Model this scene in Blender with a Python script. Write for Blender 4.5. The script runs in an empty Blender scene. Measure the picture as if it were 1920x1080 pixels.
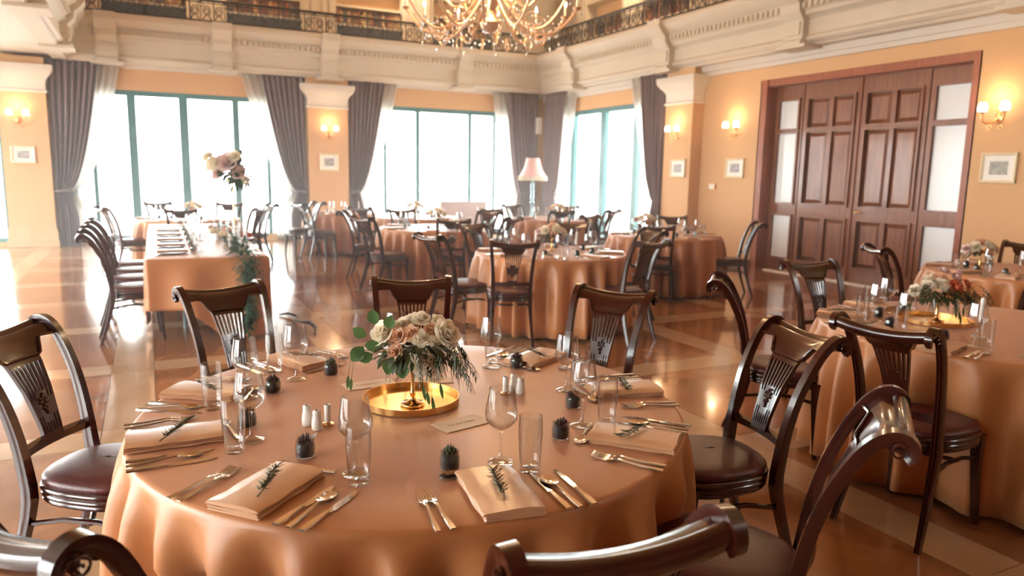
import bpy, math, random
from math import sin, cos, pi, radians as R, atan2, hypot
from mathutils import Matrix, Vector
random.seed(7)
scn = bpy.context.scene
col = scn.collection

# ------------------------------------------------------------------ camera
cd = bpy.data.cameras.new('camera')
cam = bpy.data.objects.new('camera', cd); col.objects.link(cam)
rt, up, fw = Vector((.89463, -.44645, .01811)), Vector((.05388, .14801, .98752)), Vector((.44355, .88248, -.15647))
m3 = Matrix((rt, up, -fw)).transposed()
cam.matrix_world = Matrix.Translation((0, 0, 1.54)) @ m3.to_4x4()
cd.sensor_width = 36; cd.lens = 1356.55 / 1920 * 36
cd.clip_start = .05; cd.clip_end = 200
cd.dof.use_dof = True; cd.dof.focus_distance = 2.25; cd.dof.aperture_fstop = 3.2
scn.camera = cam

# ------------------------------------------------------------------ world and light
w = bpy.data.worlds.new('overcast_sky'); scn.world = w; w.use_nodes = True
bg = w.node_tree.nodes['Background']; bg.inputs[0].default_value = (1, .985, .96, 1); bg.inputs[1].default_value = 17.0
scn.view_settings.view_transform = 'Standard'; scn.view_settings.look = 'None'
scn.view_settings.exposure = 0.55; scn.view_settings.gamma = 1; scn.view_settings.use_curve_mapping = False
scn.cycles.max_bounces = 8; scn.cycles.diffuse_bounces = 4; scn.cycles.glossy_bounces = 4
scn.cycles.transparent_max_bounces = 24; scn.cycles.transmission_bounces = 6
scn.cycles.sample_clamp_indirect = 6; scn.cycles.caustics_reflective = False; scn.cycles.caustics_refractive = False
WARM = (1, .62, .30)
CHAND_W = 190     # light of one chandelier
SCONCE_W = 5
def portal(loc, rot, sx, sy):
    l = bpy.data.lights.new('window_portal', 'AREA'); l.shape = 'RECTANGLE'; l.size = sx; l.size_y = sy
    l.cycles.is_portal = True
    o = bpy.data.objects.new('window_portal', l); o.location = loc; o.rotation_euler = rot; col.objects.link(o)
portal((3.2, 16.75, 1.6), (-pi/2, 0, 0), 12.0, 3.2)
portal((9.35, 14.0, 1.6), (0, pi/2, 0), 3.2, 3.6)
portal((-6.1, 7.7, 1.6), (0, -pi/2, 0), 3.2, 17.6)

# ------------------------------------------------------------------ materials
def node_mat(name):
    m = bpy.data.materials.new(name); m.use_nodes = True
    return m, m.node_tree.nodes, m.node_tree.links, m.node_tree.nodes['Principled BSDF']
def mat(name, c, rough=.5, metal=0, noise=None, scale=8, bump=0, spec=.5, coat=0, sheen=0, bscale=None, stretch=None, trans=0, emit=None, es=0):
    m, N, L, b = node_mat(name)
    b.inputs['Base Color'].default_value = (*c, 1); b.inputs['Roughness'].default_value = rough
    b.inputs['Metallic'].default_value = metal; b.inputs['Specular IOR Level'].default_value = spec
    b.inputs['Coat Weight'].default_value = coat; b.inputs['Coat Roughness'].default_value = .08
    b.inputs['Sheen Weight'].default_value = sheen
    if emit: b.inputs['Emission Color'].default_value = (*emit, 1); b.inputs['Emission Strength'].default_value = es
    if noise or bump:
        tc = N.new('ShaderNodeTexCoord'); mp = N.new('ShaderNodeMapping'); L.new(tc.outputs['Object'], mp.inputs[0])
        if stretch: mp.inputs['Scale'].default_value = stretch
        nz = N.new('ShaderNodeTexNoise'); nz.inputs['Scale'].default_value = scale; nz.inputs['Detail'].default_value = 5
        L.new(mp.outputs[0], nz.inputs[0])
        if noise:
            cr = N.new('ShaderNodeValToRGB'); cr.color_ramp.elements[0].position = .3; cr.color_ramp.elements[1].position = .7
            cr.color_ramp.elements[0].color = (*noise, 1); cr.color_ramp.elements[1].color = (*c, 1)
            L.new(nz.outputs[0], cr.inputs[0]); L.new(cr.outputs[0], b.inputs['Base Color'])
        if bump:
            n2 = N.new('ShaderNodeTexNoise'); n2.inputs['Scale'].default_value = bscale or scale * 4; L.new(mp.outputs[0], n2.inputs[0])
            bp = N.new('ShaderNodeBump'); bp.inputs['Strength'].default_value = bump; bp.inputs['Distance'].default_value = .004
            L.new(n2.outputs[0], bp.inputs['Height']); L.new(bp.outputs[0], b.inputs['Normal'])
    if trans:
        tl = N.new('ShaderNodeBsdfTranslucent'); tl.inputs[0].default_value = (*c, 1)
        mx = N.new('ShaderNodeMixShader'); mx.inputs[0].default_value = trans
        L.new(b.outputs[0], mx.inputs[1]); L.new(tl.outputs[0], mx.inputs[2])
        L.new(mx.outputs[0], N['Material Output'].inputs[0])
    return m
def thin_glass(name, tint=(.97, .98, .98), ior=1.5, rough=.0, edge=.0):
    m = bpy.data.materials.new(name); m.use_nodes = True; N = m.node_tree.nodes; L = m.node_tree.links; N.clear()
    out = N.new('ShaderNodeOutputMaterial'); tr = N.new('ShaderNodeBsdfTransparent'); gl = N.new('ShaderNodeBsdfGlossy')
    tr.inputs[0].default_value = (*tint, 1); gl.inputs['Roughness'].default_value = rough
    lw = N.new('ShaderNodeLayerWeight'); lw.inputs['Blend'].default_value = .5; mx = N.new('ShaderNodeMixShader')
    pw = N.new('ShaderNodeMath'); pw.operation = 'POWER'; pw.inputs[1].default_value = 2.3
    ml = N.new('ShaderNodeMath'); ml.operation = 'MULTIPLY_ADD'; ml.inputs[1].default_value = .9; ml.inputs[2].default_value = ((ior - 1) / (ior + 1)) ** 2
    L.new(lw.outputs['Facing'], pw.inputs[0]); L.new(pw.outputs[0], ml.inputs[0])
    L.new(ml.outputs[0], mx.inputs[0]); L.new(tr.outputs[0], mx.inputs[1]); L.new(gl.outputs[0], mx.inputs[2])
    L.new(mx.outputs[0], out.inputs[0]); return m
def marble(name, a, b_, rough=.12):
    m, N, L, b = node_mat(name)
    tc = N.new('ShaderNodeTexCoord'); nz = N.new('ShaderNodeTexNoise'); nz.inputs['Scale'].default_value = 1.6; nz.inputs['Detail'].default_value = 8
    nz.inputs['Distortion'].default_value = 1.2
    oi = N.new('ShaderNodeObjectInfo'); ad = N.new('ShaderNodeVectorMath'); ad.operation = 'ADD'
    sc = N.new('ShaderNodeMath'); sc.operation = 'MULTIPLY'; sc.inputs[1].default_value = 40
    L.new(oi.outputs['Random'], sc.inputs[0]); L.new(tc.outputs['Object'], ad.inputs[0]); L.new(sc.outputs[0], ad.inputs[1])
    L.new(ad.outputs[0], nz.inputs[0])
    cr = N.new('ShaderNodeValToRGB'); cr.color_ramp.elements[0].position = .35; cr.color_ramp.elements[1].position = .68
    cr.color_ramp.elements[0].color = (*a, 1); cr.color_ramp.elements[1].color = (*b_, 1)
    L.new(nz.outputs[0], cr.inputs[0]); L.new(cr.outputs[0], b.inputs['Base Color'])
    b.inputs['Roughness'].default_value = rough; b.inputs['Coat Weight'].default_value = .3; b.inputs['Coat Roughness'].default_value = .05
    return m
M = dict(
 wood=mat('dark mahogany', (.046, .0085, .005), .21, noise=(.020, .0045, .003), scale=5, stretch=(6, 6, .7), coat=.5, spec=.55),
 leather=mat('burgundy leather', (.085, .014, .014), .38, bump=.25, bscale=160, noise=(.06, .011, .011), scale=6),
 cloth=mat('peach tablecloth', (.485, .192, .066), .40, bump=.10, bscale=260, sheen=.12, spec=.6),
 napkin=mat('champagne satin napkin', (.62, .34, .18), .28, bump=.08, bscale=200, sheen=.1, spec=.7),
 fieldA=marble('honey brown marble', (.22, .085, .030), (.36, .15, .060)),
 band=marble('cream marble band', (.40, .24, .13), (.50, .32, .19), .14),
 joint=mat('floor joint', (.22, .11, .06), .6, noise=(.15, .08, .05), scale=30),
 wall=mat('apricot plaster', (.62, .37, .185), .8, noise=(.60, .355, .178), scale=3, bump=.08, bscale=90),
 cream=mat('cream painted plaster', (.66, .60, .50), .55, noise=(.63, .57, .47), scale=4),
 whitep=mat('white plaster', (.72, .67, .60), .6, noise=(.70, .65, .58), scale=5),
 plinth=mat('tan marble plinth', (.62, .44, .26), .25, noise=(.55, .37, .2), scale=4),
 door=mat('red brown door wood', (.28, .098, .040), .30, noise=(.15, .048, .020), scale=4, stretch=(5, 5, .5), coat=.4),
 jamb=mat('orange brown jamb wood', (.34, .09, .03), .35, noise=(.24, .06, .02), scale=4, stretch=(5, 5, .5)),
 frosted=mat('frosted glass with painted reflection', (.88, .93, .96), .18, noise=(.84, .90, .94), scale=2),  # pale blue tone stands in for the windows reflected in the glass
 teal=mat('teal window frame', (.06, .20, .21), .4, noise=(.05, .17, .18), scale=6),
 drape=mat('mauve grey curtain', (.215, .15, .158), .8, sheen=.2, noise=(.185, .128, .136), scale=5, trans=.12),
 sheer=mat('white sheer curtain', (.88, .87, .85), .8, trans=.72, noise=(.8, .78, .76), scale=12),
 pane=thin_glass('window glass', (.96, .98, .98), 1.3),
 glass=thin_glass('drinking glass', (.975, .98, .98), 1.52),
 jar=thin_glass('jar glass', (.93, .95, .95), 1.5),
 silver=mat('polished steel', (.72, .68, .62), .12, metal=1, noise=(.66, .62, .57), scale=20),
 gold=mat('brushed gold', (.83, .52, .22), .22, metal=1, noise=(.76, .46, .18), scale=30),
 brass=mat('aged brass', (.66, .36, .16), .3, metal=1, noise=(.52, .27, .11), scale=14),
 chandb=mat('gilded chandelier', (.82, .58, .38), .3, metal=.55, noise=(.70, .44, .26), scale=12),
 soil=mat('dark soil', (.012, .010, .012), .8, noise=(.03, .025, .02), scale=60),
 purple=mat('purple succulent', (.11, .03, .04), .5, noise=(.06, .04, .025), scale=30),
 rosem=mat('rosemary green', (.065, .075, .04), .6, noise=(.12, .12, .07), scale=60),
 stem=mat('rosemary stem', (.20, .14, .08), .7, noise=(.14, .10, .06), scale=40),
 leaf=mat('eucalyptus leaf', (.085, .16, .045), .4, noise=(.05, .11, .035), scale=15, trans=.15),
 dleaf=mat('dark foliage', (.03, .04, .015), .5, noise=(.055, .06, .02), scale=20, trans=.1),
 fleaf=mat('garland foliage', (.03, .095, .045), .5, noise=(.02, .06, .04), scale=20, trans=.1),
 rosew=mat('ivory rose', (.90, .82, .66), .6, noise=(.92, .86, .74), scale=9, trans=.4),
 rosep=mat('peach rose', (.86, .55, .36), .6, noise=(.90, .70, .52), scale=9, trans=.4),
 roseo=mat('orange dahlia', (.72, .20, .08), .6, noise=(.62, .14, .10), scale=9, trans=.2),
 rosepk=mat('blush pink flower', (.78, .55, .50), .6, noise=(.82, .66, .60), scale=9, trans=.25),
 ceramic=mat('white porcelain', (.84, .80, .74), .2, noise=(.80, .76, .70), scale=10),
 card=mat('cream card', (.78, .62, .46), .6, noise=(.75, .59, .43), scale=40),
 ink=mat('gold ink', (.45, .27, .12), .4, noise=(.38, .22, .1), scale=50),
 tag=mat('white paper tag', (.85, .82, .80), .6, noise=(.8, .78, .76), scale=50),
 iron=mat('black wrought iron', (.012, .012, .016), .4, metal=.4, noise=(.02, .018, .018), scale=20),
 plate=mat('slate plate', (.05, .055, .06), .25, noise=(.08, .08, .08), scale=20),
 candle=mat('white candle', (.86, .82, .76), .5, noise=(.84, .8, .73), scale=10),
 lampshade=mat('pink lampshade', (.78, .50, .46), .7, noise=(.74, .46, .42), scale=8, trans=.3),
 fringe=mat('lamp fringe', (.72, .66, .52), .8, noise=(.6, .55, .44), scale=60),
 metalg=mat('grey lamp metal', (.16, .23, .25), .35, metal=.3, noise=(.12, .18, .20), scale=15),
 sofa=mat('taupe upholstery', (.42, .31, .29), .8, noise=(.38, .28, .26), scale=10, sheen=.3),
 gframe=mat('pale gilt frame', (.80, .70, .50), .4, noise=(.7, .58, .36), scale=20),
 matb=mat('ivory picture mount', (.86, .83, .76), .7, noise=(.84, .81, .74), scale=20),
 art=mat('painted landscape', (.50, .50, .45), .6, noise=(.20, .20, .18), scale=14),
 artb=mat('engraving', (.55, .53, .52), .6, noise=(.16, .16, .18), scale=26),
 shade=mat('glowing shade', (.9, .85, .75), .5, emit=(1, .90, .76), es=2.6),
 bulb=mat('glowing bulb', (1, .95, .85), .4, emit=(1, .82, .58), es=14),
 crystal=mat('crystal drop', (.85, .85, .85), .05, spec=1, noise=(.8, .8, .8), scale=20, metal=.3),
 slate=mat('dark blue painted shade', (.045, .06, .085), .5, noise=(.04, .05, .07), scale=8),  # balcony shadow put into the colour of the bookcase bottoms
 balfloor=mat('balcony boards', (.45, .30, .18), .5, noise=(.4, .26, .15), scale=5),
 shelfw=mat('tan shelf wood', (.66, .42, .22), .5, noise=(.60, .37, .19), scale=5),
 black=mat('black cord', (.015, .015, .015), .5, noise=(.02, .02, .02), scale=30),
)
book_cols = [(.18, .05, .03), (.30, .12, .05), (.42, .24, .10), (.10, .05, .05), (.55, .38, .2), (.07, .08, .10), (.38, .10, .05)]
book_names = ['dark red', 'reddish brown', 'tan', 'dark brown', 'cream', 'navy', 'rust']
BM = [mat('book cover %s' % n, c, .5, noise=tuple(x * .8 for x in c), scale=20) for c, n in zip(book_cols, book_names)]

# ------------------------------------------------------------------ mesh helpers
class MB:
    def __init__(s): s.v = []; s.f = []
    def add(s, vs, fs):
        k = len(s.v); s.v += [tuple(p) for p in vs]; s.f += [tuple(i + k for i in f) for f in fs]; return s
    def box(s, c, d, rz=0, taper=1):
        x, y, z = [a / 2 for a in d]; vs = []
        for k in (-1, 1):
            q = taper if k > 0 else 1
            for a, b in ((-1, -1), (1, -1), (1, 1), (-1, 1)):
                px, py = a * x * q, b * y * q
                vs.append((c[0] + px * cos(rz) - py * sin(rz), c[1] + px * sin(rz) + py * cos(rz), c[2] + k * z))
        return s.add(vs, [(3, 2, 1, 0), (4, 5, 6, 7), (0, 1, 5, 4), (1, 2, 6, 5), (2, 3, 7, 6), (3, 0, 4, 7)])
    def b2(s, a, b):
        return s.box([(p + q) / 2 for p, q in zip(a, b)], [abs(q - p) for p, q in zip(a, b)])
    def loft(s, rings, caps=True, closed=True, wrap=False):
        n = len(rings[0]); vs = [p for r in rings for p in r]; fs = []
        m = len(rings)
        for i in range(m if wrap else m - 1):
            j = (i + 1) % m
            for k in range(n if closed else n - 1):
                l = (k + 1) % n; fs.append((i * n + k, i * n + l, j * n + l, j * n + k))
        if caps and closed and not wrap:
            fs.append(tuple(range(n - 1, -1, -1))); fs.append(tuple((m - 1) * n + k for k in range(n)))
        return s.add(vs, fs)
    def tube(s, pts, r, n=8, caps=True, flat=1, upv=(0, 0, 1), sec=None, wrap=False):
        pts = [Vector(p) for p in pts]; rings = []; m = len(pts)
        prev = None
        for i, p in enumerate(pts):
            if wrap: t = pts[(i + 1) % m] - pts[i - 1]
            else: t = pts[min(i + 1, m - 1)] - pts[max(i - 1, 0)]
            t.normalize()
            if prev is None:
                u = Vector(upv); a = t.cross(u)
                if a.length < .05: a = t.cross(Vector((1, 0, 0)))
            else:
                a = prev - t * prev.dot(t)
            a.normalize(); prev = a; b = a.cross(t)
            rr = r[i] if isinstance(r, (list, tuple)) else r
            if sec: rings.append([p + a * (x * rr) + b * (y * rr) for x, y in sec])
            else: rings.append([p + a * (cos(2 * pi * k / n) * rr) + b * (sin(2 * pi * k / n) * rr * flat) for k in range(n)])
        return s.loft(rings, caps, True, wrap)
    def lathe(s, prof, n=20, at=(0, 0, 0), caps=True):
        rings = [[(at[0] + r * cos(2 * pi * k / n), at[1] + r * sin(2 * pi * k / n), at[2] + z) for k in range(n)] for r, z in prof]
        return s.loft(rings, caps)
    def ball(s, c, r, n=8, sq=(1, 1, 1)):
        rings = []
        for i in range(1, n):
            a = pi * i / n
            rings.append([(c[0] + r * sq[0] * sin(a) * cos(2 * pi * k / n), c[1] + r * sq[1] * sin(a) * sin(2 * pi * k / n), c[2] - r * sq[2] * cos(a)) for k in range(n)])
        return s.loft(rings)
    def prism(s, poly, axis, a, b):
        # poly in the two other axes, extruded along axis from a to b
        def P(u, v, t): return {'x': (t, u, v), 'y': (u, t, v), 'z': (u, v, t)}[axis]
        return s.loft([[P(u, v, a) for u, v in poly], [P(u, v, b) for u, v in poly]])
    def build(s, name, m, parent=None, ang=40, loc=None):
        me = bpy.data.meshes.new(name); me.from_pydata(s.v, [], s.f); me.validate()
        import bmesh
        bm = bmesh.new(); bm.from_mesh(me); bmesh.ops.recalc_face_normals(bm, faces=bm.faces)
        for f in bm.faces: f.smooth = True
        for e in bm.edges:
            if len(e.link_faces) == 2 and e.calc_face_angle(0) > R(ang): e.smooth = False
        bm.to_mesh(me); bm.free()
        me.materials.append(m if not isinstance(m, str) else M[m])
        o = bpy.data.objects.new(name, me); col.objects.link(o)
        if parent: o.parent = parent
        if loc: o.location = loc
        return o
def tag(o, label=None, cat=None, group=None, kind=None):
    if label: o['label'] = label
    if cat: o['category'] = cat
    if group: o['group'] = group
    if kind: o['kind'] = kind
    return o
def empty(name, loc=(0, 0, 0), rz=0, label=None, cat=None, group=None, kind=None):
    o = bpy.data.objects.new(name, None); col.objects.link(o); o.empty_display_size = .1
    o.location = loc; o.rotation_euler = (0, 0, rz); return tag(o, label, cat, group, kind)
KIDS = {}
def copy_tree(o, parent=None):
    c = o.copy(); col.objects.link(c); c.parent = parent
    for ch in [x for x in KIDS.get(o.name) or o.children]: copy_tree(ch, c)
    return c
class Proto:
    """first placement uses the object itself, later ones are copies"""
    def __init__(s, o): s.o = o; s.used = False
    def put(s, loc, rz=0, label=None, group=None, cat=None, scale=None):
        if s.used: c = copy_tree(s.o)
        else: c = s.o; s.used = True
        c.location = loc; c.rotation_euler = (0, 0, rz)
        if scale: c.scale = (scale,) * 3
        tag(c, label, cat, group); return c
def struct(name, mb, m, parent=None, **k):
    o = mb.build(name, m, parent, **k)
    if not parent: o['kind'] = 'structure'
    return o

# ================================================================== SETTING
# floor: brown marble fields crossed by cream bands, each slab its own piece
fl = struct('floor', MB().b2((-6.2, -5, -.12), (9.6, 16.75, -.016)), 'joint')
PX, PY, BW = 1.575, 1.60, .29
xs = [2.98 + PX * k for k in range(-6, 5)]; ys = [4.57 + PY * k for k in range(-6, 8)]
slabs = {}
def slab(x0, x1, y0, y1, m, nm):
    g = .0035; x0 = max(x0, -6.2); x1 = min(x1, 9.55); y0 = max(y0, -5); y1 = min(y1, 16.7)
    if x1 - x0 < .05 or y1 - y0 < .05: return
    dx, dy = round(x1 - x0 - g, 3), round(y1 - y0 - g, 3); key = (dx, dy, m)
    if key not in slabs:
        o = MB().b2((-dx/2, -dy/2, -.016), (dx/2, dy/2, 0)).build(nm, m, fl); slabs[key] = o
    else:
        o = slabs[key].copy(); col.objects.link(o)
    o.location = ((x0 + x1) / 2, (y0 + y1) / 2, 0)
h = BW / 2
for i, x in enumerate(xs):
    xn = x + PX
    for y in ys:
        slab(x - h, x + h, y + h, y + PY - h, 'band', 'band_slab')
        slab(x - h, x + h, y - h, y + h, 'band', 'band_slab')
        slab(x + h, xn - h, y - h, y + h, 'band', 'band_slab')
        slab(x + h, xn - h, y + h, y + PY - h, 'fieldA', 'marble_slab')
    if i == 0: slab(-6.2, x - h, -5, 16.7, 'fieldA', 'marble_slab')
slab(-6.2, 9.55, -5, ys[0] - h, 'fieldA', 'marble_slab')

# back wall (windows at Y 16.6), right wall X 9.2, left aisle wall X -6, wall behind the camera
HZ = 3.03
def wall_open(name, axis, pos, th, a0, a1, z1, openings, m='wall'):
    """openings: (a, b, z0, z1)"""
    w_ = MB(); cur = a0
    def bx(u0, u1, z0, z1_):
        if u1 - u0 < .001 or z1_ - z0 < .001: return
        if axis == 'x': w_.b2((u0, pos, z0), (u1, pos + th, z1_))
        else: w_.b2((pos, u0, z0), (pos + th, u1, z1_))
    for a, b, z0, z2 in openings:
        bx(cur, a, 0, z1); bx(a, b, 0, z0); bx(a, b, z2, z1); cur = b
    bx(cur, a1, 0, z1); return struct(name, w_, m)
wall_open('wall_back', 'x', 16.6, .3, -6.3, 9.5, 4.4, [(-5.2, -2.35, .06, 3.03), (-1.3, 2.95, .06, 3.03), (4.3, 8.5, .06, 3.03)])
wall_open('wall_right', 'y', 9.2, .35, -5.3, 16.9, 4.4, [(5.66, 9.22, 0, 3.13), (11.9, 16.1, .06, 3.03)])
wall_open('wall_left', 'y', -6.3, .3, -5.3, 16.9, 4.4, [(-4.3 + 3.5 * k, -1.4 + 3.5 * k, .06, 3.0) for k in range(1, 6)])
wall_open('wall_front', 'x', -5.3, .3, -6.3, 9.5, 8, [], 'door')
# upper hall
struct('wall_upper_back', MB().b2((-3.2, 18.3, 4.3), (10.9, 18.5, 8)), 'cream')
struct('wall_upper_right', MB().b2((10.7, -5.3, 4.3), (10.9, 18.5, 8)), 'cream')
struct('wall_upper_left', MB().b2((-3.4, -5.3, 4.3), (-3.2, 18.5, 8)), 'shelfw')
struct('ceiling', MB().b2((-3.4, -5.3, 8), (10.9, 18.5, 8.2)), 'shelfw')
struct('ceiling_aisle', MB().b2((-6.3, -5.3, 3.57), (-1.4, 16.6, 3.7)), 'whitep')
struct('floor_balcony', MB().b2((-3.4, 16.2, 4.3), (10.9, 18.5, 4.36)).b2((8.9, -5.3, 4.3), (10.9, 16.2, 4.36)).b2((-3.4, -5.3, 4.3), (-1.2, 16.2, 4.36)), 'balfloor')

# entablature all round: moulded profile, dentils and brackets
prof = [(0, 3.50), (.24, 3.50), (.27, 3.54), (.30, 3.545), (.34, 3.58), (.34, 3.62), (.30, 3.66), (.30, 3.87), (.33, 3.90), (.40, 3.93), (.40, 3.99), (.43, 4.0), (.43, 4.12), (.47, 4.15), (.56, 4.22), (.60, 4.27), (.60, 4.34), (.57, 4.38), (0, 4.38)]
tb = struct('trim_1', MB().prism([(16.6 - o_, z) for o_, z in prof], 'x', -1.46, 9.2), 'cream', ang=25)
tr = struct('trim_2', MB().prism([(9.2 - o_, z) for o_, z in prof], 'y', -5, 16.6), 'cream', ang=25)
tl = struct('trim_3', MB().prism([(-1.46 + o_, z) for o_, z in prof], 'y', -5, 16.6), 'cream', ang=25)
def dentils(parent, fn, a, b):
    d = MB(); k = a
    while k < b:
        d.box(fn(k), (.055, .055, .085)); k += .105
    o = d.build('dentil_row', 'cream', parent); o['kind'] = 'stuff'
dentils(tb, lambda k: (k, 16.6 - .455, 4.05), -.8, 8.6)
dentils(tr, lambda k: (9.2 - .455, k, 4.05), 1, 16.05)
dentils(tl, lambda k: (-1.46 + .455, k, 4.05), 1, 16.05)
def bracket(parent, x, y, rz):
    # console: side profile extruded across its width, local -y points into the room
    wd = .18
    b = MB(); P = [(0, 3.47), (-.40, 3.47), (-.46, 3.50), (-.46, 3.56), (-.42, 3.60), (-.42, 3.86), (-.46, 3.90), (-.52, 3.98), (-.53, 4.08), (-.60, 4.14), (-.68, 4.24), (-.68, 4.38), (0, 4.38)]
    b.prism(P, 'x', -wd, wd); b.box((0, -.235, 3.485), (.56, .49, .05)); b.box((0, -.43, 3.74), (.26, .03, .18))
    o = b.build('bracket', 'cream', parent, ang=30); o.location = (x, y, 0); o.rotation_euler.z = rz
    return o
for x in (-.55, 1.5, 3.65, 6.8): bracket(tb, x, 16.6, 0)
for y in (14.75, 11.35, 8.25, 5.0, 1.8): bracket(tr, 9.2, y, -pi / 2)
for y in (14.75, 11.35, 8.25, 5.0): bracket(tl, -1.46, y, pi / 2)
# plain wall mouldings under the entablature
struct('trim_4', MB().b2((-1.46, 16.52, 3.44), (9.2, 16.6, 3.50)), 'whitep')
struct('trim_5', MB().b2((9.10, -5, 3.40), (9.2, 16.6, 3.50)).b2((9.14, -5, 3.33), (9.2, 16.6, 3.40)), 'whitep')

# pilasters with capitals
def pilaster(name, axis, a0, a1, wallp, out, sgn=-1):
    """block standing proud of the wall, flaring white capital, tan plinth"""
    e = empty(name, kind='structure')
    def bx(o0, o1, g, z0, z1):
        A, B = a0 - g, a1 + g; P0, P1 = wallp, wallp + sgn * (out + g)
        m = MB()
        if axis == 'x': return ((A, min(P0, P1), z0), (B, max(P0, P1), z1))
        return ((min(P0, P1), A, z0), (max(P0, P1), B, z1))
    MB().b2(*bx(0, 0, 0, 0, 3.5)).build('shaft', 'wall', e)
    c = MB(); rings = []
    for g, z in ((0, 2.86), (.02, 2.86), (.02, 2.90), (0.0, 2.92), (.0, 3.06), (.03, 3.12), (.10, 3.20), (.13, 3.25), (.14, 3.30), (.14, 3.36), (.0, 3.36)):
        p, q_ = bx(0, 0, g + .004, z, z); rings.append([(p[0], p[1], z), (q_[0], p[1], z), (q_[0], q_[1], z), (p[0], q_[1], z)])
    c.loft(rings); c.build('capital', 'whitep', e, ang=30)
    p = MB(); p.b2(*bx(0, 0, .03, 0, .30)); p.b2(*bx(0, 0, .015, .30, .36)); p.b2(*bx(0, 0, .045, 0, .12)); p.build('plinth', 'plinth', e)
    return e
pilaster('trim_6', 'x', 3.18, 4.05, 16.6, .3)
pilaster('trim_7', 'x', -2.35, -1.6, 16.6, .3)
pilaster('trim_8', 'y', 10.62, 11.40, 9.2, .25)
struct('baseboard_right', MB().b2((9.16, 9.24, 0), (9.2, 10.6, .14)).b2((9.16, -5, 0), (9.2, 5.64, .14)), 'door')
struct('baseboard_back', MB().b2((2.32, 16.56, 0), (3.15, 16.6, .14)).b2((4.1, 16.56, 0), (4.93, 16.6, .14)), 'plinth')

# windows
def window(name, axis, pos, a0, a1, mull, z0=.06, z1=3.03, sgn=1):
    e = empty(name, kind='structure'); d = .09
    def bx(u0, u1, za, zb, t=d, off=.06):
        p0, p1 = pos + sgn * off, pos + sgn * (off + t)
        if axis == 'x': return ((u0, min(p0, p1), za), (u1, max(p0, p1), zb))
        return ((min(p0, p1), u0, za), (max(p0, p1), u1, zb))
    f = MB().b2(*bx(a0, a0 + .09, z0, z1)).b2(*bx(a1 - .09, a1, z0, z1)).b2(*bx(a0, a1, z1 - .10, z1)).b2(*bx(a0, a1, z0, z0 + .09))
    f.build('window_frame', 'teal', e)
    for m_, wd in mull: MB().b2(*bx(m_ - wd / 2, m_ + wd / 2, z0 + .09, z1 - .10, .11, .05)).build('mullion', 'teal', e)
    ed = [a0 + .09] + [m_ for m_, wd in mull] + [a1 - .09]
    for u, v in zip(ed[:-1], ed[1:]): MB().b2(*bx(u + .01, v - .01, z0 + .08, z1 - .09, .008, .10)).build('pane', 'pane', e)
    return e
window('window_1', 'x', 16.6, -1.3, 2.95, [(-.2, .16), (.75, .17), (1.76, .13), (-.9, .08), (2.4, .08)])
window('window_2', 'x', 16.6, 4.3, 8.5, [(5.0, .07), (5.8, .10), (7.14, .09), (7.8, .07)])
window('window_3', 'y', 9.2, 11.9, 16.1, [(14.0, .20), (15.3, .16), (12.75, .18)])
window('window_4', 'x', 16.6, -5.2, -2.35, [(-3.3, .1), (-4.3, .1)])
for k in range(1, 6):
    window('window_%d' % (4 + k), 'y', -6.0, -4.3 + 3.5 * k, -1.4 + 3.5 * k, [(-3.4 + 3.5 * k, .1), (-2.3 + 3.5 * k, .1)], sgn=-1, z1=3.0)
struct('ground_outside', MB().b2((-60, -60, -.9), (70, 80, -.7)), mat('pale paving', (.75, .74, .72), .8, noise=(.7, .69, .67), scale=.5))

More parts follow.
